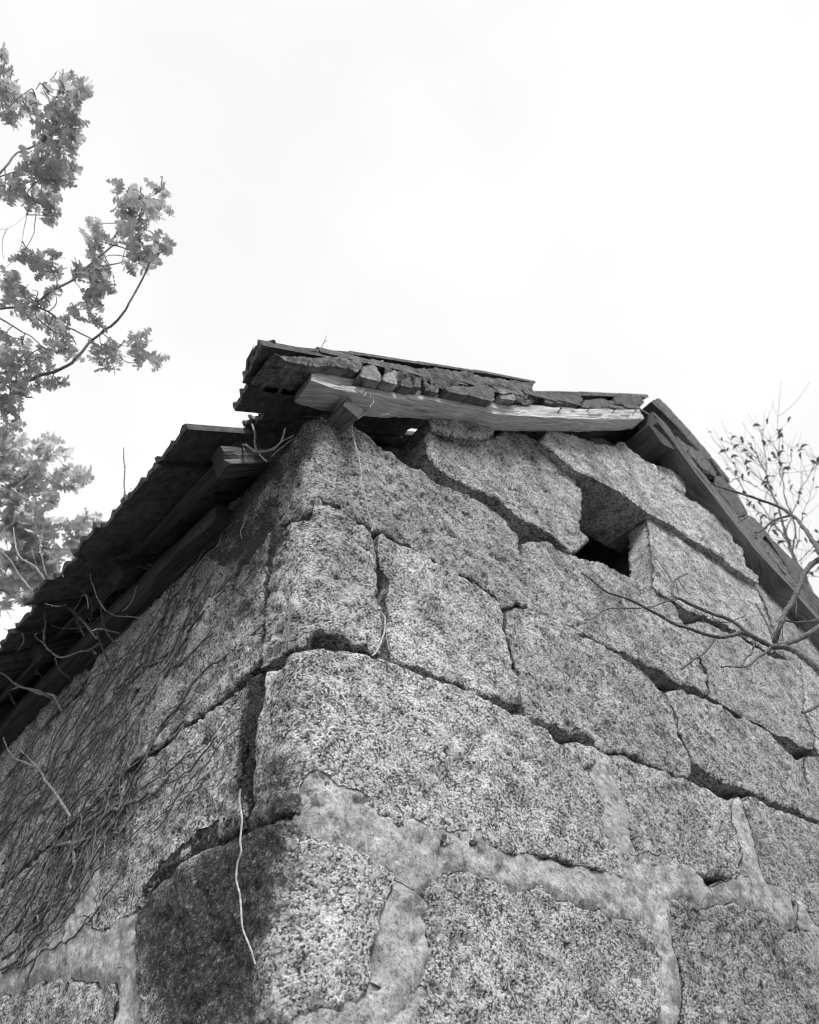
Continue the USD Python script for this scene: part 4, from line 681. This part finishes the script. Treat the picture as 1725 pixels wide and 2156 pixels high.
SHOOTS = [('D', 0.03, 0.34, 0.006, (1030, 890), (900, 915), (800, 880), (720, 840), (640, 800), (570, 730), (520, 660), (515, 625)), ('D', 0.12, 0.36, 0.006, (880, 780), (800, 710), (760, 640), (735, 570), (725, 450), (730, 350), (722, 220)), ('D', 0.22, 0.3, 0.003, (765, 640), (760, 560), (770, 460)),
          ('D', 0.08, 0.46, 0.010, (570, 1340), (520, 1280), (450, 1200), (380, 1140), (300, 1060), (240, 960), (100, 830), (80, 690)), ('D', 0.03, 0.46, 0.009, (560, 1430), (500, 1330), (450, 1230), (350, 1110), (210, 1070), (130, 990), (60, 880), (0, 820)),
          ('D', 0.03, 0.38, 0.006, (690, 1380), (620, 1290), (590, 1130), (570, 960), (540, 910), (480, 840)), ('D', 0.2, 0.3, 0.004, (620, 1180), (570, 1100), (530, 960)), ('D', 0.12, 0.4, 0.005, (530, 1230), (510, 1090), (420, 1000), (370, 980)),
          ('D', 0.03, 0.42, 0.008, (350, 1710), (250, 1660), (100, 1610), (0, 1540), (-80, 1500)), ('D', 0.03, 0.2, 0.006, (640, 1490), (600, 1400), (555, 1290), (520, 1220)), ('D', 0.06, 0.34, 0.006, (580, 1370), (500, 1410), (370, 1450), (290, 1410), (230, 1350), (215, 1310)),
          ('D', 0.2, 0.36, 0.006, (290, 1410), (260, 1370), (265, 1230), (250, 1080)), ('D', 0.1, 0.3, 0.005, (700, 1310), (620, 1290), (540, 1290)), ('D', 0.2, 0.34, 0.004, (500, 1265), (410, 1280), (340, 1275), (300, 1260)), ('D', 0.04, 0.2, 0.004, (860, 1220), (760, 1210), (660, 1200), (600, 1160)),
          ('D', 0.08, 0.26, 0.004, (710, 1180), (770, 1120), (800, 1030)), ('D', 0.05, 0.24, 0.004, (410, 1570), (350, 1520), (335, 1440)), ('D', 0.04, 0.24, 0.004, (310, 1620), (250, 1570), (215, 1520)), ('D', 0.1, 0.4, 0.008, (90, 1725), (50, 1640), (40, 1540), (80, 1440), (140, 1360), (130, 1310)),
          ('D', 0.3, 0.4, 0.004, (130, 1315), (70, 1305), (20, 1280)), ('D', 0.1, 0.3, 0.004, (0, 1660), (60, 1640), (110, 1620)), ('D', 0.05, 0.2, 0.003, (420, 1580), (360, 1590), (310, 1585)), ('D', 0.3, 0.42, 0.004, (380, 1140), (330, 1150), (265, 1135)), ('D', 0.3, 0.45, 0.004, (250, 990), (225, 920), (185, 800)),
          ('D', 0.3, 0.42, 0.005, (300, 1060), (275, 980), (250, 880), (240, 760), (255, 660)), ('D', 0.2, 0.34, 0.003, (480, 1270), (440, 1175), (515, 1165)), ('F', 0.02, 0.26, 0.009, (330, 300), (300, 240), (200, 200), (100, 150), (30, 100), (0, 50)), ('F', 0.02, 0.16, 0.007, (370, 850), (300, 740), (240, 660), (210, 600), (150, 570), (80, 540), (20, 430)),
          ('F', 0.1, 0.18, 0.004, (210, 600), (150, 540), (95, 490)), ('D', 0.02, 0.12, 0.005, (1250, 740), (1210, 720), (1160, 680)), ('D', 0.03, 0.16, 0.004, (930, 950), (860, 930), (795, 920))]
for k, (view, o0, o1, r0, *pts) in enumerate(SHOOTS):
    px = V(view, *pts); offs = np.linspace(o0, o1, len(px))
    P = smooth_path([on_left(p, o) for p, o in zip(px, offs)], 30, 0.005, k, 14)
    rr = np.linspace(r0 * 0.8, r0 * 0.4, 30) * (1 + 0.25 * (np.arange(30) % 7 == 3))
    parts = [tube(P, rr, 6, 0.1, k)]
    r_ = random.Random(k)
    for j in range(r_.randint(2, 4)):                       # side buds and spurs
        i = r_.randint(5, 27); d = unit(np.array([r_.uniform(-1, 1), r_.uniform(-1, 1), r_.uniform(-0.3, 1)])); parts.append(tube([P[i], P[i] + d * r_.uniform(0.008, 0.03)], [rr[i] * 0.7, rr[i] * 0.35], 5))
    obj('shoot', join(parts), M['bark_pale'] if k % 4 != 1 else M['bark'], vine, smooth=40)

# dry twisted vine in the gap of the eave, and pale dead tendrils on the corner
dv = thing('dry_vine', 'curled dry vine twisted in the gap between eave and corner', 'vine')
for k, (r0, *pts) in enumerate([(0.007, (1370, 205), (1440, 210), (1520, 245), (1590, 235), (1640, 190), (1670, 110)), (0.006, (1500, 240), (1490, 180), (1450, 70)), (0.003, (1395, 210), (1405, 150), (1445, 80)), (0.004, (1520, 245), (1535, 280), (1560, 300)), (0.003, (1400, 205), (1425, 225), (1432, 245)), (0.002, (1590, 275), (1650, 220), (1720, 170)), (0.002, (1600, 240), (1660, 180), (1715, 150))]):
    P = smooth_path([on_left(p, 0.12 + 0.02 * math.sin(i)) for i, p in enumerate(V('D', *pts))], 26, 0.004, k, 15)
    obj('stem', tube(P, np.linspace(r0, r0 * 0.6, 26), 6, 0.1, k), M['bark_pale'], dv, smooth=40)
TEND = [('pale tendril hanging from the rafter down the top corner block', [('A', 0.05, 0.0048, (1030, 420), (1025, 480), (1015, 540), (980, 580), (930, 610), (912, 650), (925, 720), (945, 800), (965, 880), (975, 960), (985, 1060), (1005, 1120), (1015, 1200), (1040, 1270), (1052, 1310), (1045, 1340)), ('A', 0.03, 0.0016, (978, 930), (1020, 920), (1080, 935), (1165, 930)),
          ('A', 0.20, 0.0022, (930, 405), (965, 430), (985, 450), (1020, 430), (1050, 450), (1060, 480), (1035, 520), (1060, 550), (1110, 572), (1158, 560)), ('A', 0.20, 0.0016, (980, 430), (1000, 405), (1030, 420), (1040, 470))]),
        ('thin dark tendrils lying over the very top of the corner', [('A', 0.03, 0.003, (590, 585), (640, 572), (700, 565), (760, 578), (820, 600), (870, 630), (915, 640)), ('A', 0.03, 0.003, (660, 620), (720, 610), (790, 640), (850, 670), (905, 695)), ('A', 0.03, 0.0035, (670, 590), (650, 640), (620, 700), (590, 740), (560, 780), (500, 870), (450, 950), (415, 1000)), ('A', 0.03, 0.0025, (740, 660), (680, 660), (640, 690), (600, 740), (540, 800))]),
        ('pale forked tendril in the open joint beside the second corner block', [('E', 0.02, 0.0045, (800, 1070), (820, 1100), (818, 1160), (800, 1220), (780, 1270), (750, 1295)), ('E', 0.02, 0.003, (865, 1140), (830, 1140), (828, 1190), (840, 1260), (870, 1310), (940, 1345))]),
        ('long pale tendril hanging over the black lichen of the lowest corner block', [('F', 0.045, 0.0030, (1265, 705), (1260, 750), (1270, 820), (1275, 880), (1265, 960), (1270, 1030), (1250, 1100), (1245, 1170), (1262, 1260), (1270, 1340), (1275, 1420), (1300, 1500), (1325, 1570), (1335, 1630))]),
        ('short pale tendril hanging on the mossy left face near the eaves', [('D', 0.05, 0.003, (1440, 620), (1425, 670), (1410, 710), (1412, 745), (1420, 755))])]
for k, (lab, strands) in enumerate(TEND):
    t = thing('dry_tendril', lab, 'tendril')
    for j, (view, o, r0, *pts) in enumerate(strands):
        P = []
        for p in V(view, *pts):
            s_, z_ = on_wall(p, o)
            P.append(wall_point(np.array([s_]), np.array([z_]), np.array([o]))[0] if view != 'A' or o < 0.1 else on_right(p, o))
        P = smooth_path(P, 60, 0.002, 50 + k * 5 + j, 20)
        obj('strand', tube(P, np.linspace(r0, r0 * 0.6, 60), 5, 0.1, k), M['tendril'] if k != 1 else M['bark'], t, smooth=40)
# ------------------------------------------------------------------ moss tufts on the head of the left wall
def moss_blades(poly_px, side, n, seed, ln=(0.006, 0.02)):
    poly = Polygon([on_wall(p, 0, side) for p in poly_px]).buffer(0); r_ = np.random.RandomState(seed); x0, y0, x1, y1 = poly.bounds
    p = r_.uniform((x0, y0), (x1, y1), (n * 4, 2)); p = p[shapely.contains_xy(poly, p[:, 0], p[:, 1])]
    dn = noise(np.c_[p * 16, np.full(len(p), seed)], 3); p = p[dn > r_.uniform(0.15, 0.75, len(p))][:n]
    P = wall_point(p[:, 0], p[:, 1], np.full(len(p), 0.004) + 0.0); _, nn = wall_frame(p[:, 0])
    d = unit_rows(nn * r_.uniform(0.3, 1.0, (len(p), 1)) + r_.normal(0, 0.45, (len(p), 3)) + [0, 0, 0.1]); L = r_.uniform(*ln, (len(p), 1)); w = unit_rows(np.cross(d, r_.normal(0, 1, (len(p), 3)))) * 0.0011
    tip = P + d * L + np.array([0, 0, -0.25]) * L * r_.uniform(0, 1, (len(p), 1)); midp = P + d * L * 0.55
    v = np.stack([P - w, P + w, midp + w, midp - w, tip], 1).reshape(-1, 5, 3); o = np.arange(len(p))[:, None, None] * 5
    f = (np.array([[0, 1, 2], [0, 2, 3], [3, 2, 4]])[None] + o).reshape(-1, 3)
    return v.reshape(-1, 3), f
mb = [moss_blades(V('E', (250, 250), (300, 330), (270, 420), (255, 620), (330, 640), (230, 800), (120, 860), (-40, 820), (-140, 760), (0, 560), (120, 440)), 'l', 9000, 1),
      moss_blades(V('E', (340, 110), (430, 60), (440, 200), (330, 420), (260, 420), (270, 260)), 'l', 1500, 2, (0.004, 0.011)),
      moss_blades(V('E', (230, 700), (300, 660), (250, 1000), (180, 1300), (100, 1340), (60, 1000)), 'l', 2500, 3, (0.004, 0.010)),
      moss_blades(V('F', (1290, 140), (1390, 100), (1350, 480), (1300, 720), (1250, 700)), 'l', 1800, 4, (0.003, 0.009))]
tag(obj('moss', join(mb), M['moss'], smooth=False), 'short grey moss furring the left wall beside the corner', 'moss', kind='stuff')

# ------------------------------------------------------------------ trees
def oak_leaf(length, r_):
    """A lobed leaf: outline with rounded lobes, folded slightly along the midrib."""
    n = 4; ys, xs = [0.0], [0.02]
    for i in range(n):
        y0 = 0.14 + 0.80 * i / n; wmax = (0.17, 0.27, 0.30, 0.20)[i] * r_.uniform(0.85, 1.15)
        ys += [y0 + 0.02, y0 + 0.11, y0 + 0.17]; xs += [wmax * 0.28, wmax, wmax * 0.8]
    ys.append(1.0); xs.append(0.03); ys, xs = np.array(ys), np.array(xs); k = len(ys)
    bend = r_.uniform(-0.5, 0.5); fold = r_.uniform(0.05, 0.35)
    mid = np.stack([np.zeros(k), ys, bend * (ys - 0.3) ** 2], 1); L = np.stack([-xs, ys, mid[:, 2] + fold * xs + r_.normal(0, 0.02, k)], 1); R_ = np.stack([xs, ys, mid[:, 2] + fold * xs + r_.normal(0, 0.02, k)], 1)
    v = np.vstack([mid, L, R_]) * length; i = np.arange(k - 1)
    f = np.vstack([np.stack([i, i + 1, k + i + 1], 1), np.stack([i, k + i + 1, k + i], 1), np.stack([i, 2 * k + i, 2 * k + i + 1], 1), np.stack([i, 2 * k + i + 1, i + 1], 1)])
    return v, f
def rand_rot(r_, axis):
    y = unit(axis); x_ = unit(np.cross(y, r_.normal(0, 1, 3))); return np.stack([x_, y, np.cross(x_, y)], 1)
def at(px, t): return CAM + ray(*px) * t
def make_oak(label, trunk_px, dist, branches, clusters, per, leaf_len, seed, mat, wander):
    r_ = np.random.RandomState(seed); tree = None
    base = at(trunk_px, dist); base[2] = 0
    tree = thing('oak_tree', label, 'tree', loc=base)
    top = at(trunk_px, dist)[2] + 2.2
    tp = smooth_path([base + [0, 0, -0.2], base + [0.05, 0.04, 1.2], base + [-0.03, 0.06, 3.0], base + [0.04, 0.0, top]], 30, 0.03, seed)
    obj('trunk', tube(tp, np.linspace(0.19, 0.05, 30), 12, 0.06, seed), M['bark'], tree, smooth=60)
    nodes = []
    for k, (view, r0, *pts) in enumerate(branches):
        px = V(view, *pts); d0 = dist + r_.uniform(-0.25, 0.25)
        P = [at(p, d0 + wander * math.sin(i * 1.3 + k)) for i, p in enumerate(px)]
        if px[0][0] < 8: 
            zz = min(top - 0.3, P[0][2] - 0.5); P = [np.array([base[0], base[1], zz])] + P
        P = smooth_path(P, 40, 0.02, seed + k, 4); rr = np.linspace(r0, r0 * 0.35, 40) * 0.62
        obj('branch', tube(P, rr, 7, 0.06, k), M['bark_pale'], tree, smooth=60); nodes.append(P[8:])
    nodes = list(np.vstack(nodes)); leaves, twigs = [], []
    for (view, cx, cy, rx, ry) in clusters:
        c = V(view, (cx, cy))[0]; s = 0.69 / VIEWS[view][2]; area = rx * ry * s * s
        n = int(per * area / 1000) + 3; d0 = dist + r_.uniform(-0.25, 0.25); cen = at(c, d0)
        for q in [cen] + [cen + r_.normal(0, 0.45, 3) * rx * s * d0 / FPX for _ in range(3)]:
            b = nodes[cKDTree(np.array(nodes)).query(q)[1]]; tp_ = smooth_path([b, (b + q) / 2 + r_.normal(0, 0.02, 3), q], 8)
            twigs.append(tube(tp_, np.linspace(0.0036, 0.0018, 8), 5)); nodes += list(tp_[2:])
        for _ in range(n):
            while True:
                a = r_.uniform(-1, 1, 2)
                if a @ a < 1: break
            p = at((c[0] + a[0] * rx * s, c[1] + a[1] * ry * s), d0 + r_.uniform(-0.22, 0.22))
            out = unit(np.array(p - cen) + r_.normal(0, 0.05, 3)) + r_.normal(0, 0.55, 3) + np.array([0, 0, -0.25])
            v, f = oak_leaf(leaf_len * r_.uniform(0.7, 1.15), r_)
            leaves.append((v @ rand_rot(r_, out).T + p - 0.4 * leaf_len * unit(out), f))
    tag(obj("twigs", join(twigs), M["bark_pale"], tree, smooth=60), kind="stuff")
    order = r_.permutation(len(leaves)); one = [leaves[i] for i in order[:290]]; rest = [leaves[i] for i in order[290:]]
    for l in one: obj('leaf', l, mat, tree, smooth=True)
    tag(obj('foliage', join(rest), mat, tree, smooth=True), kind='stuff')
    return len(leaves)
BR1 = [('J', 0.024, (0, 1330), (200, 1335), (330, 1280), (480, 1240), (600, 1180), (720, 1080), (820, 970), (930, 880), (1000, 820), (1100, 700), (1180, 580), (1250, 430), (1330, 230)), ('J', 0.020, (0, 700), (150, 690), (300, 685), (430, 720), (540, 830), (650, 880), (820, 965)),
       ('J', 0.014, (300, 685), (340, 640), (430, 540), (620, 430), (780, 330), (960, 170), (1000, 150), (1110, 180), (1220, 180)), ('J', 0.008, (780, 330), (920, 330), (1070, 290), (1110, 180), (1150, 80)), ('J', 0.014, (0, 770), (150, 870), (270, 940), (380, 1040), (530, 1090)),
       ('I', 0.016, (0, 1150), (90, 1030), (150, 980), (280, 940), (420, 800), (520, 620), (600, 450)), ('I', 0.010, (0, 690), (100, 610), (200, 530), (260, 480)), ('I', 0.012, (0, 1180), (120, 1140), (300, 1050), (420, 1000)),
       ('I', 0.004, (300, 1430), (290, 1520), (280, 1650), (200, 1800), (60, 1920), (0, 2000)), ('I', 0.003, (0, 1615), (70, 1610), (150, 1560), (210, 1490)), ('I', 0.003, (60, 1610), (25, 1720), (35, 1880)), ('I', 0.003, (215, 1480), (180, 1650), (170, 1790)), ('J', 0.004, (620, 440), (750, 580), (800, 680), (820, 780)), ('I', 0.006, (120, 1140), (80, 1300), (60, 1400))]
CL1 = [('I', *c) for c in [(40, 420, 110, 130), (130, 580, 150, 80), (250, 590, 70, 80), (600, 450, 110, 110), (520, 640, 120, 120), (440, 780, 130, 130), (600, 830, 80, 130), (480, 930, 170, 100), (350, 1100, 170, 120), (250, 1230, 150, 130), (480, 1170, 110, 110), (350, 1380, 110, 100), (40, 1300, 80, 110), (400, 1500, 60, 70), (20, 180, 40, 40), (500, 370, 60, 40), (700, 500, 70, 60), (380, 480, 50, 40), (600, 1130, 50, 70), (110, 700, 60, 50),
       (1050, 1330, 130, 110), (1330, 1290, 80, 70), (1150, 1480, 120, 130), (1280, 1440, 120, 70), (1120, 1620, 150, 80), (1200, 1760, 140, 110), (1330, 1750, 90, 80), (1150, 1900, 110, 90), (780, 1570, 70, 60), (780, 1700, 90, 80), (800, 1900, 100, 100), (830, 2020, 110, 110), (330, 1850, 150, 70), (400, 1950, 110, 80), (220, 1840, 100, 60), (80, 2080, 80, 100), (630, 1960, 70, 50)]] + \
      [('J', *c) for c in [(850, 450, 100, 110), (820, 620, 80, 100), (820, 780, 70, 70), (650, 700, 60, 60), (100, 500, 100, 90), (220, 620, 150, 70), (230, 740, 130, 60), (480, 850, 100, 80), (560, 960, 100, 80), (470, 1040, 100, 50), (600, 1070, 80, 50), (900, 1040, 130, 80), (1150, 1030, 110, 90), (1260, 1140, 100, 80), (950, 1170, 110, 60), (1380, 1140, 60, 60), (1240, 950, 80, 50), (160, 1080, 130, 80), (360, 1120, 110, 70), (350, 1340, 110, 80), (500, 1360, 60, 50), (200, 1460, 70, 60), (480, 560, 70, 50), (30, 960, 60, 60)]]
CL1 += [('S', 30, 1190, 60, 40), ('S', 15, 1280, 40, 60), ('S', 60, 1130, 50, 40)]
n1 = make_oak('leafy oak whose two nearest sprays reach in at upper left', (-520, 900), 4.9, BR1, CL1, 31, 0.105, 3, M['leaf'], 0.12)
BR2 = [('K', 0.03, (0, 1800), (150, 1880), (300, 1950), (420, 2000)), ('K', 0.012, (0, 1550), (150, 1330), (290, 1180), (420, 1040), (560, 800)), ('K', 0.012, (0, 1700), (300, 1500), (480, 1370), (560, 1230), (640, 1130)), ('K', 0.010, (480, 1370), (700, 1350), (950, 1310)), ('K', 0.012, (0, 900), (150, 700), (400, 480), (480, 380), (520, 280)), ('K', 0.01, (0, 400), (80, 200), (60, 60))]
CL2 = [('K', *c) for c in [(40, 120, 80, 110), (90, 250, 100, 90), (230, 140, 40, 40), (510, 270, 110, 100), (700, 280, 80, 50), (690, 530, 100, 80), (880, 560, 100, 90), (750, 660, 50, 50), (580, 170, 50, 40), (150, 480, 280, 130), (330, 620, 200, 130), (150, 800, 180, 110), (300, 1000, 200, 120), (560, 780, 110, 70), (150, 1150, 180, 130), (350, 1250, 220, 130), (480, 1120, 120, 100), (950, 1080, 140, 110), (900, 1260, 120, 70), (760, 1330, 130, 60), (200, 1450, 230, 130), (430, 1500, 210, 130), (590, 1500, 80, 120), (90, 1700, 130, 130), (300, 1720, 130, 110), (500, 1680, 100, 80), (700, 1100, 60, 50), (600, 560, 60, 60), (60, 1950, 60, 60), (260, 1880, 100, 50)]]
n2 = make_oak('oak behind the left eaves with dense foliage, backlit glow put into its leaf colour', (-420, 1250), 7.4, BR2, CL2, 52, 0.17, 9, M['leaf_far_glow'], 0.15)


def polyline_tree(name, label, strokes, dist_fn, trunk_base, mats, seed, spurs=0, wob=0.01, trunk_r=0.12, trunk_top=None, thin=0.78):
    t = thing(name, label, 'tree', loc=trunk_base); r_ = np.random.RandomState(seed)
    base = np.array(trunk_base, float); ends = []
    tp = smooth_path([base + [0, 0, -0.2], base + [0.04, 0.02, 1.5], np.array(trunk_top) * [1, 1, 0.6] + base * [0, 0, 0.4], np.array(trunk_top)], 26, 0.03, seed)
    obj('trunk', tube(tp, np.linspace(trunk_r, trunk_r * 0.5, 26), 12, 0.06, seed), M[mats[0]], t, smooth=60)
    out = []
    for k, (view, r0, r1, off, *pts) in enumerate(strokes):
        px = V(view, *pts); n = max(16, len(px) * 5)
        P = smooth_path([dist_fn(p, off, i / max(1, len(px) - 1)) for i, p in enumerate(px)], n, wob, seed + k, 9)
        rr = np.linspace(r0, r1, n) * thin * (1 + 0.12 * np.sin(np.arange(n) * 1.9 + k)); parts = [tube(P, rr, 8, 0.07, k)]
        for j in range(spurs and r_.randint(1, spurs + 1)):
            i = r_.randint(3, n - 2); d = unit(np.gradient(P, axis=0)[i] + r_.normal(0, 0.8, 3) * 1.2 * np.linalg.norm(np.gradient(P, axis=0)[i])); parts.append(tube([P[i], P[i] + d * r_.uniform(0.008, 0.03)], [rr[i] * 0.8, rr[i] * 0.4], 5))
        obj('branch', join(parts), M[mats[1 if r0 > 0.004 else 0]], t, smooth=60); out.append((P, rr))
    return t, out
def front(p, off, k): return on_right(p, off[0] + (off[1] - off[0]) * k)
FB = [('C', 0.022, 0.016, (0.75, 0.62), (1850, 2330), (1677, 2140), (1560, 2040), (1480, 1990), (1400, 1970), (1320, 1970)), ('C', 0.013, 0.0045, (0.62, 0.42), (1330, 1972), (1240, 1930), (1180, 1895), (1120, 1875), (1040, 1890), (920, 1900), (830, 1880), (720, 1840), (650, 1820), (540, 1760), (430, 1700), (340, 1650), (250, 1610), (150, 1580), (80, 1540), (0, 1480), (-60, 1440)),
      ('C', 0.012, 0.005, (0.62, 0.45), (1330, 1972), (1200, 1900), (1130, 1860), (1060, 1800), (1000, 1770), (900, 1730), (760, 1670), (640, 1620), (610, 1590), (600, 1540), (620, 1490), (650, 1465), (720, 1430)), ('C', 0.005, 0.003, (0.47, 0.38), (625, 1618), (540, 1650), (430, 1680), (300, 1690), (150, 1690), (100, 1710), (40, 1750), (-40, 1775)),
      ('C', 0.003, 0.002, (0.45, 0.42), (604, 1500), (540, 1400), (490, 1330), (445, 1275)), ('C', 0.004, 0.003, (0.52, 0.56), (900, 1735), (915, 1775), (940, 1790), (1020, 1790), (1080, 1770), (1140, 1735)), ('C', 0.007, 0.006, (0.62, 0.58), (1340, 1915), (1300, 1810), (1260, 1730), (1215, 1655)),
      ('C', 0.014, 0.020, (0.63, 0.85), (1350, 1950), (1370, 1880), (1400, 1800), (1480, 1650), (1530, 1530), (1600, 1400), (1677, 1330), (1760, 1270)), ('C', 0.013, 0.018, (0.62, 0.75), (1390, 1965), (1500, 1930), (1580, 1890), (1677, 1830), (1760, 1790)), ('C', 0.006, 0.006, (0.66, 0.7), (1425, 1780), (1540, 1790), (1677, 1770)),
      ('C', 0.008, 0.004, (0.62, 0.56), (1320, 1975), (1290, 2010), (1240, 2040), (1110, 2120), (1040, 2118), (960, 2120)), ('C', 0.006, 0.005, (0.58, 0.56), (1210, 1930), (1195, 1990), (1140, 2060), (1110, 2115)), ('C', 0.006, 0.004, (0.5, 0.44), (915, 1905), (860, 1990), (760, 2070), (660, 2140)), ('C', 0.003, 0.002, (0.46, 0.46), (650, 1480), (690, 1550), (740, 1600)), ('C', 0.003, 0.002, (0.46, 0.46), (630, 1500), (650, 1560), (655, 1600)),
      ('C', 0.005, 0.003, (0.66, 0.64), (1500, 1560), (1505, 1660), (1512, 1760)), ('C', 0.003, 0.002, (0.64, 0.64), (1410, 1800), (1412, 1880), (1416, 1930)),
      ('C', 0.020, 0.008, (0.9, 0.55), (1760, 1380), (1677, 1270), (1600, 1150), (1530, 1060), (1460, 1000), (1370, 940), (1280, 910), (1160, 870), (1060, 840), (960, 810), (880, 783)), ('C', 0.010, 0.007, (0.75, 0.65), (1475, 1010), (1400, 1030), (1340, 1050), (1300, 1090), (1220, 1140)), ('C', 0.005, 0.005, (0.7, 0.7), (1335, 1052), (1390, 1055), (1450, 1048)), ('C', 0.004, 0.003, (0.62, 0.62), (1285, 910), (1290, 855), (1330, 820)), ('C', 0.004, 0.003, (0.58, 0.6), (1005, 815), (1035, 765), (1100, 735)), ('C', 0.004, 0.003, (0.56, 0.58), (925, 800), (920, 760), (935, 735)),
      ('H', 0.010, 0.008, (0.5, 0.5), (1800, 240), (1725, 290), (1680, 320), (1625, 335)), ('H', 0.006, 0.003, (0.2, 0.12), (1800, 560), (1725, 490), (1660, 440), (1615, 410))]
ft = on_right((2450, 1900), 1.2)
fr_tree, _ = polyline_tree('bare_tree', 'bare knotted branches reaching across the gable wall from the right', FB, front, (ft[0], ft[1], 0), ('bark', 'bark'), 5, 2, 0.006, 0.07, ft + np.array([0, 0, 0.5]))
for (P, rr) in _:
    for e, r0 in ((P[0], rr[0]), (P[-1], rr[-1])):
        if to_photo(e)[0] > 1740: obj('branch', tube(smooth_path([ft + [0, 0, 0.1], (ft + e) / 2 + [0, 0, 0.06], e], 12, 0.01, 3), np.linspace(0.03, r0, 12), 7), M['bark'], fr_tree, smooth=60)
# background tree with withered leaves behind the right verge
FAR = 9.5
def far(p, off, k): return at(p, FAR + off[0] + (off[1] - off[0]) * k)
BT = [('C', 0.055, 0.022, (0, 0.1), (1640, 1640), (1560, 1450), (1500, 1330), (1460, 1230), (1430, 1130), (1400, 1010)), ('C', 0.022, 0.006, (0.1, 0.3), (1400, 1010), (1340, 880), (1300, 760), (1250, 640), (1210, 560), (1175, 490)), ('C', 0.018, 0.003, (0.1, -0.3), (1480, 1280), (1500, 1100), (1420, 830), (1395, 700), (1385, 560), (1378, 420), (1375, 285)), ('C', 0.015, 0.004, (0.1, 0.4), (1430, 1150), (1480, 1000), (1530, 880), (1560, 780), (1620, 690), (1677, 600)),
      ('C', 0.012, 0.004, (0, 0.2), (1450, 1220), (1330, 1050), (1200, 970), (1100, 780), (1000, 640)), ('C', 0.010, 0.003, (0.1, 0.2), (1350, 900), (1260, 760), (1190, 690), (1130, 600)), ('C', 0.010, 0.003, (0.2, 0.0), (1300, 760), (1290, 620), (1270, 500), (1262, 390)), ('C', 0.010, 0.003, (0.2, 0.5), (1500, 1080), (1520, 1250), (1560, 1000), (1610, 850), (1650, 650)), ('C', 0.010, 0.003, (0, 0.2), (1480, 1290), (1400, 1200), (1330, 1180), (1240, 1130), (1180, 1080)),
      ('C', 0.010, 0.004, (0, 0.2), (1520, 1360), (1580, 1300), (1640, 1220), (1700, 1180)), ('C', 0.008, 0.003, (0.1, 0.2), (1390, 800), (1430, 700), (1470, 600), (1465, 520)), ('C', 0.008, 0.003, (0, 0.2), (1440, 1160), (1370, 1110), (1330, 1050), (1260, 1010)), ('C', 0.008, 0.003, (0, 0.2), (1540, 1400), (1600, 1430), (1677, 1400)), ('C', 0.006, 0.002, (0.1, 0.2), (1230, 600), (1180, 560), (1110, 450)), ('C', 0.006, 0.002, (0.1, 0.2), (1340, 880), (1220, 800), (1070, 680), (1000, 560))]
bt = at((1660, 1680), FAR); 
bare, sticks = polyline_tree('bare_tree', 'slender half bare tree with withered leaves behind the right roof verge', BT, far, (bt[0], bt[1], 0), ('bark_pale', 'bark_pale'), 15, 0, 0.03, 0.11, bt, 0.6)
r_ = np.random.RandomState(8); tw, lv = [], []
for P, rr in sticks:
    n = len(P)
    for _ in range(int(4 + n * 0.4)):
        i = r_.randint(int(n * 0.2), n); g_ = np.gradient(P, axis=0)[i]; d = unit(unit(g_) + r_.normal(0, 0.65, 3) + [0, 0, 0.25]); L = r_.uniform(0.15, 0.55)
        q = smooth_path([P[i], P[i] + d * L * 0.5 + r_.normal(0, 0.02, 3), P[i] + d * L + np.array([0, 0, 0.05])], 8); tw.append(tube(q, np.linspace(0.0028, 0.0013, 8), 4))
        for j in range(r_.randint(0, 3)): lv.append(q[r_.randint(3, 8)])
    for j in range(n // 3): lv.append(P[r_.randint(n // 3, n)])
tag(obj('twigs', join(tw), M['bark_pale'], bare, smooth=60), kind='stuff')
def withered(p):
    n = 7; u = np.linspace(-1, 1, n); sz = r_.uniform(0.025, 0.06); x_ = u * sz; zz = -0.55 * sz * u * u + r_.uniform(-0.15, 0.15) * sz * u; w = 0.38 * sz * (1 - u * u) + 0.002
    a = unit(np.array([r_.normal(), r_.normal(), r_.normal(0, 0.25)])); b = unit(np.cross(a, (0, 0, 1))); c = np.array([0, 0, 1.0])
    L_ = p + x_[:, None] * a + zz[:, None] * c + w[:, None] * b * 0.8 + w[:, None] * c * 0.5; R_ = p + x_[:, None] * a + zz[:, None] * c - w[:, None] * b * 0.8
    v = np.vstack([L_, R_]); i = np.arange(n - 1); return v, np.vstack([np.stack([i, i + 1, n + i + 1], 1), np.stack([i, n + i + 1, n + i], 1)])
r_.shuffle(lv)
for p in lv[:150]: obj('leaf', withered(p), M['dead_leaf'], bare, smooth=True)

# dry stalks standing on the roof edge
for lab, px, off in [('tall thin dry stalk on the upper verge tiles', V('A', (695, 148), (735, 85), (743, 52)), 0.1), ('thin dry stalk at the left end of the upper verge', V('A', (200, 350), (215, 270), (240, 200), (268, 112)), 0.02)]:
    t = thing('dry_stalk', lab, 'grass stalk')
    P = smooth_path([on_right(p, off) for p in px], 16, 0.003, 5, 20)
    obj('stem', tube(P, np.linspace(0.0022, 0.0012, 16), 5), M['bark'], t, smooth=40)
    obj('blade', tube([P[9], P[9] + np.array([0.01, 0.01, 0.03]), P[9] + np.array([0.025, 0.0, 0.05])], [0.0014, 0.0012, 0.0006], 5), M['bark'], t, smooth=40)
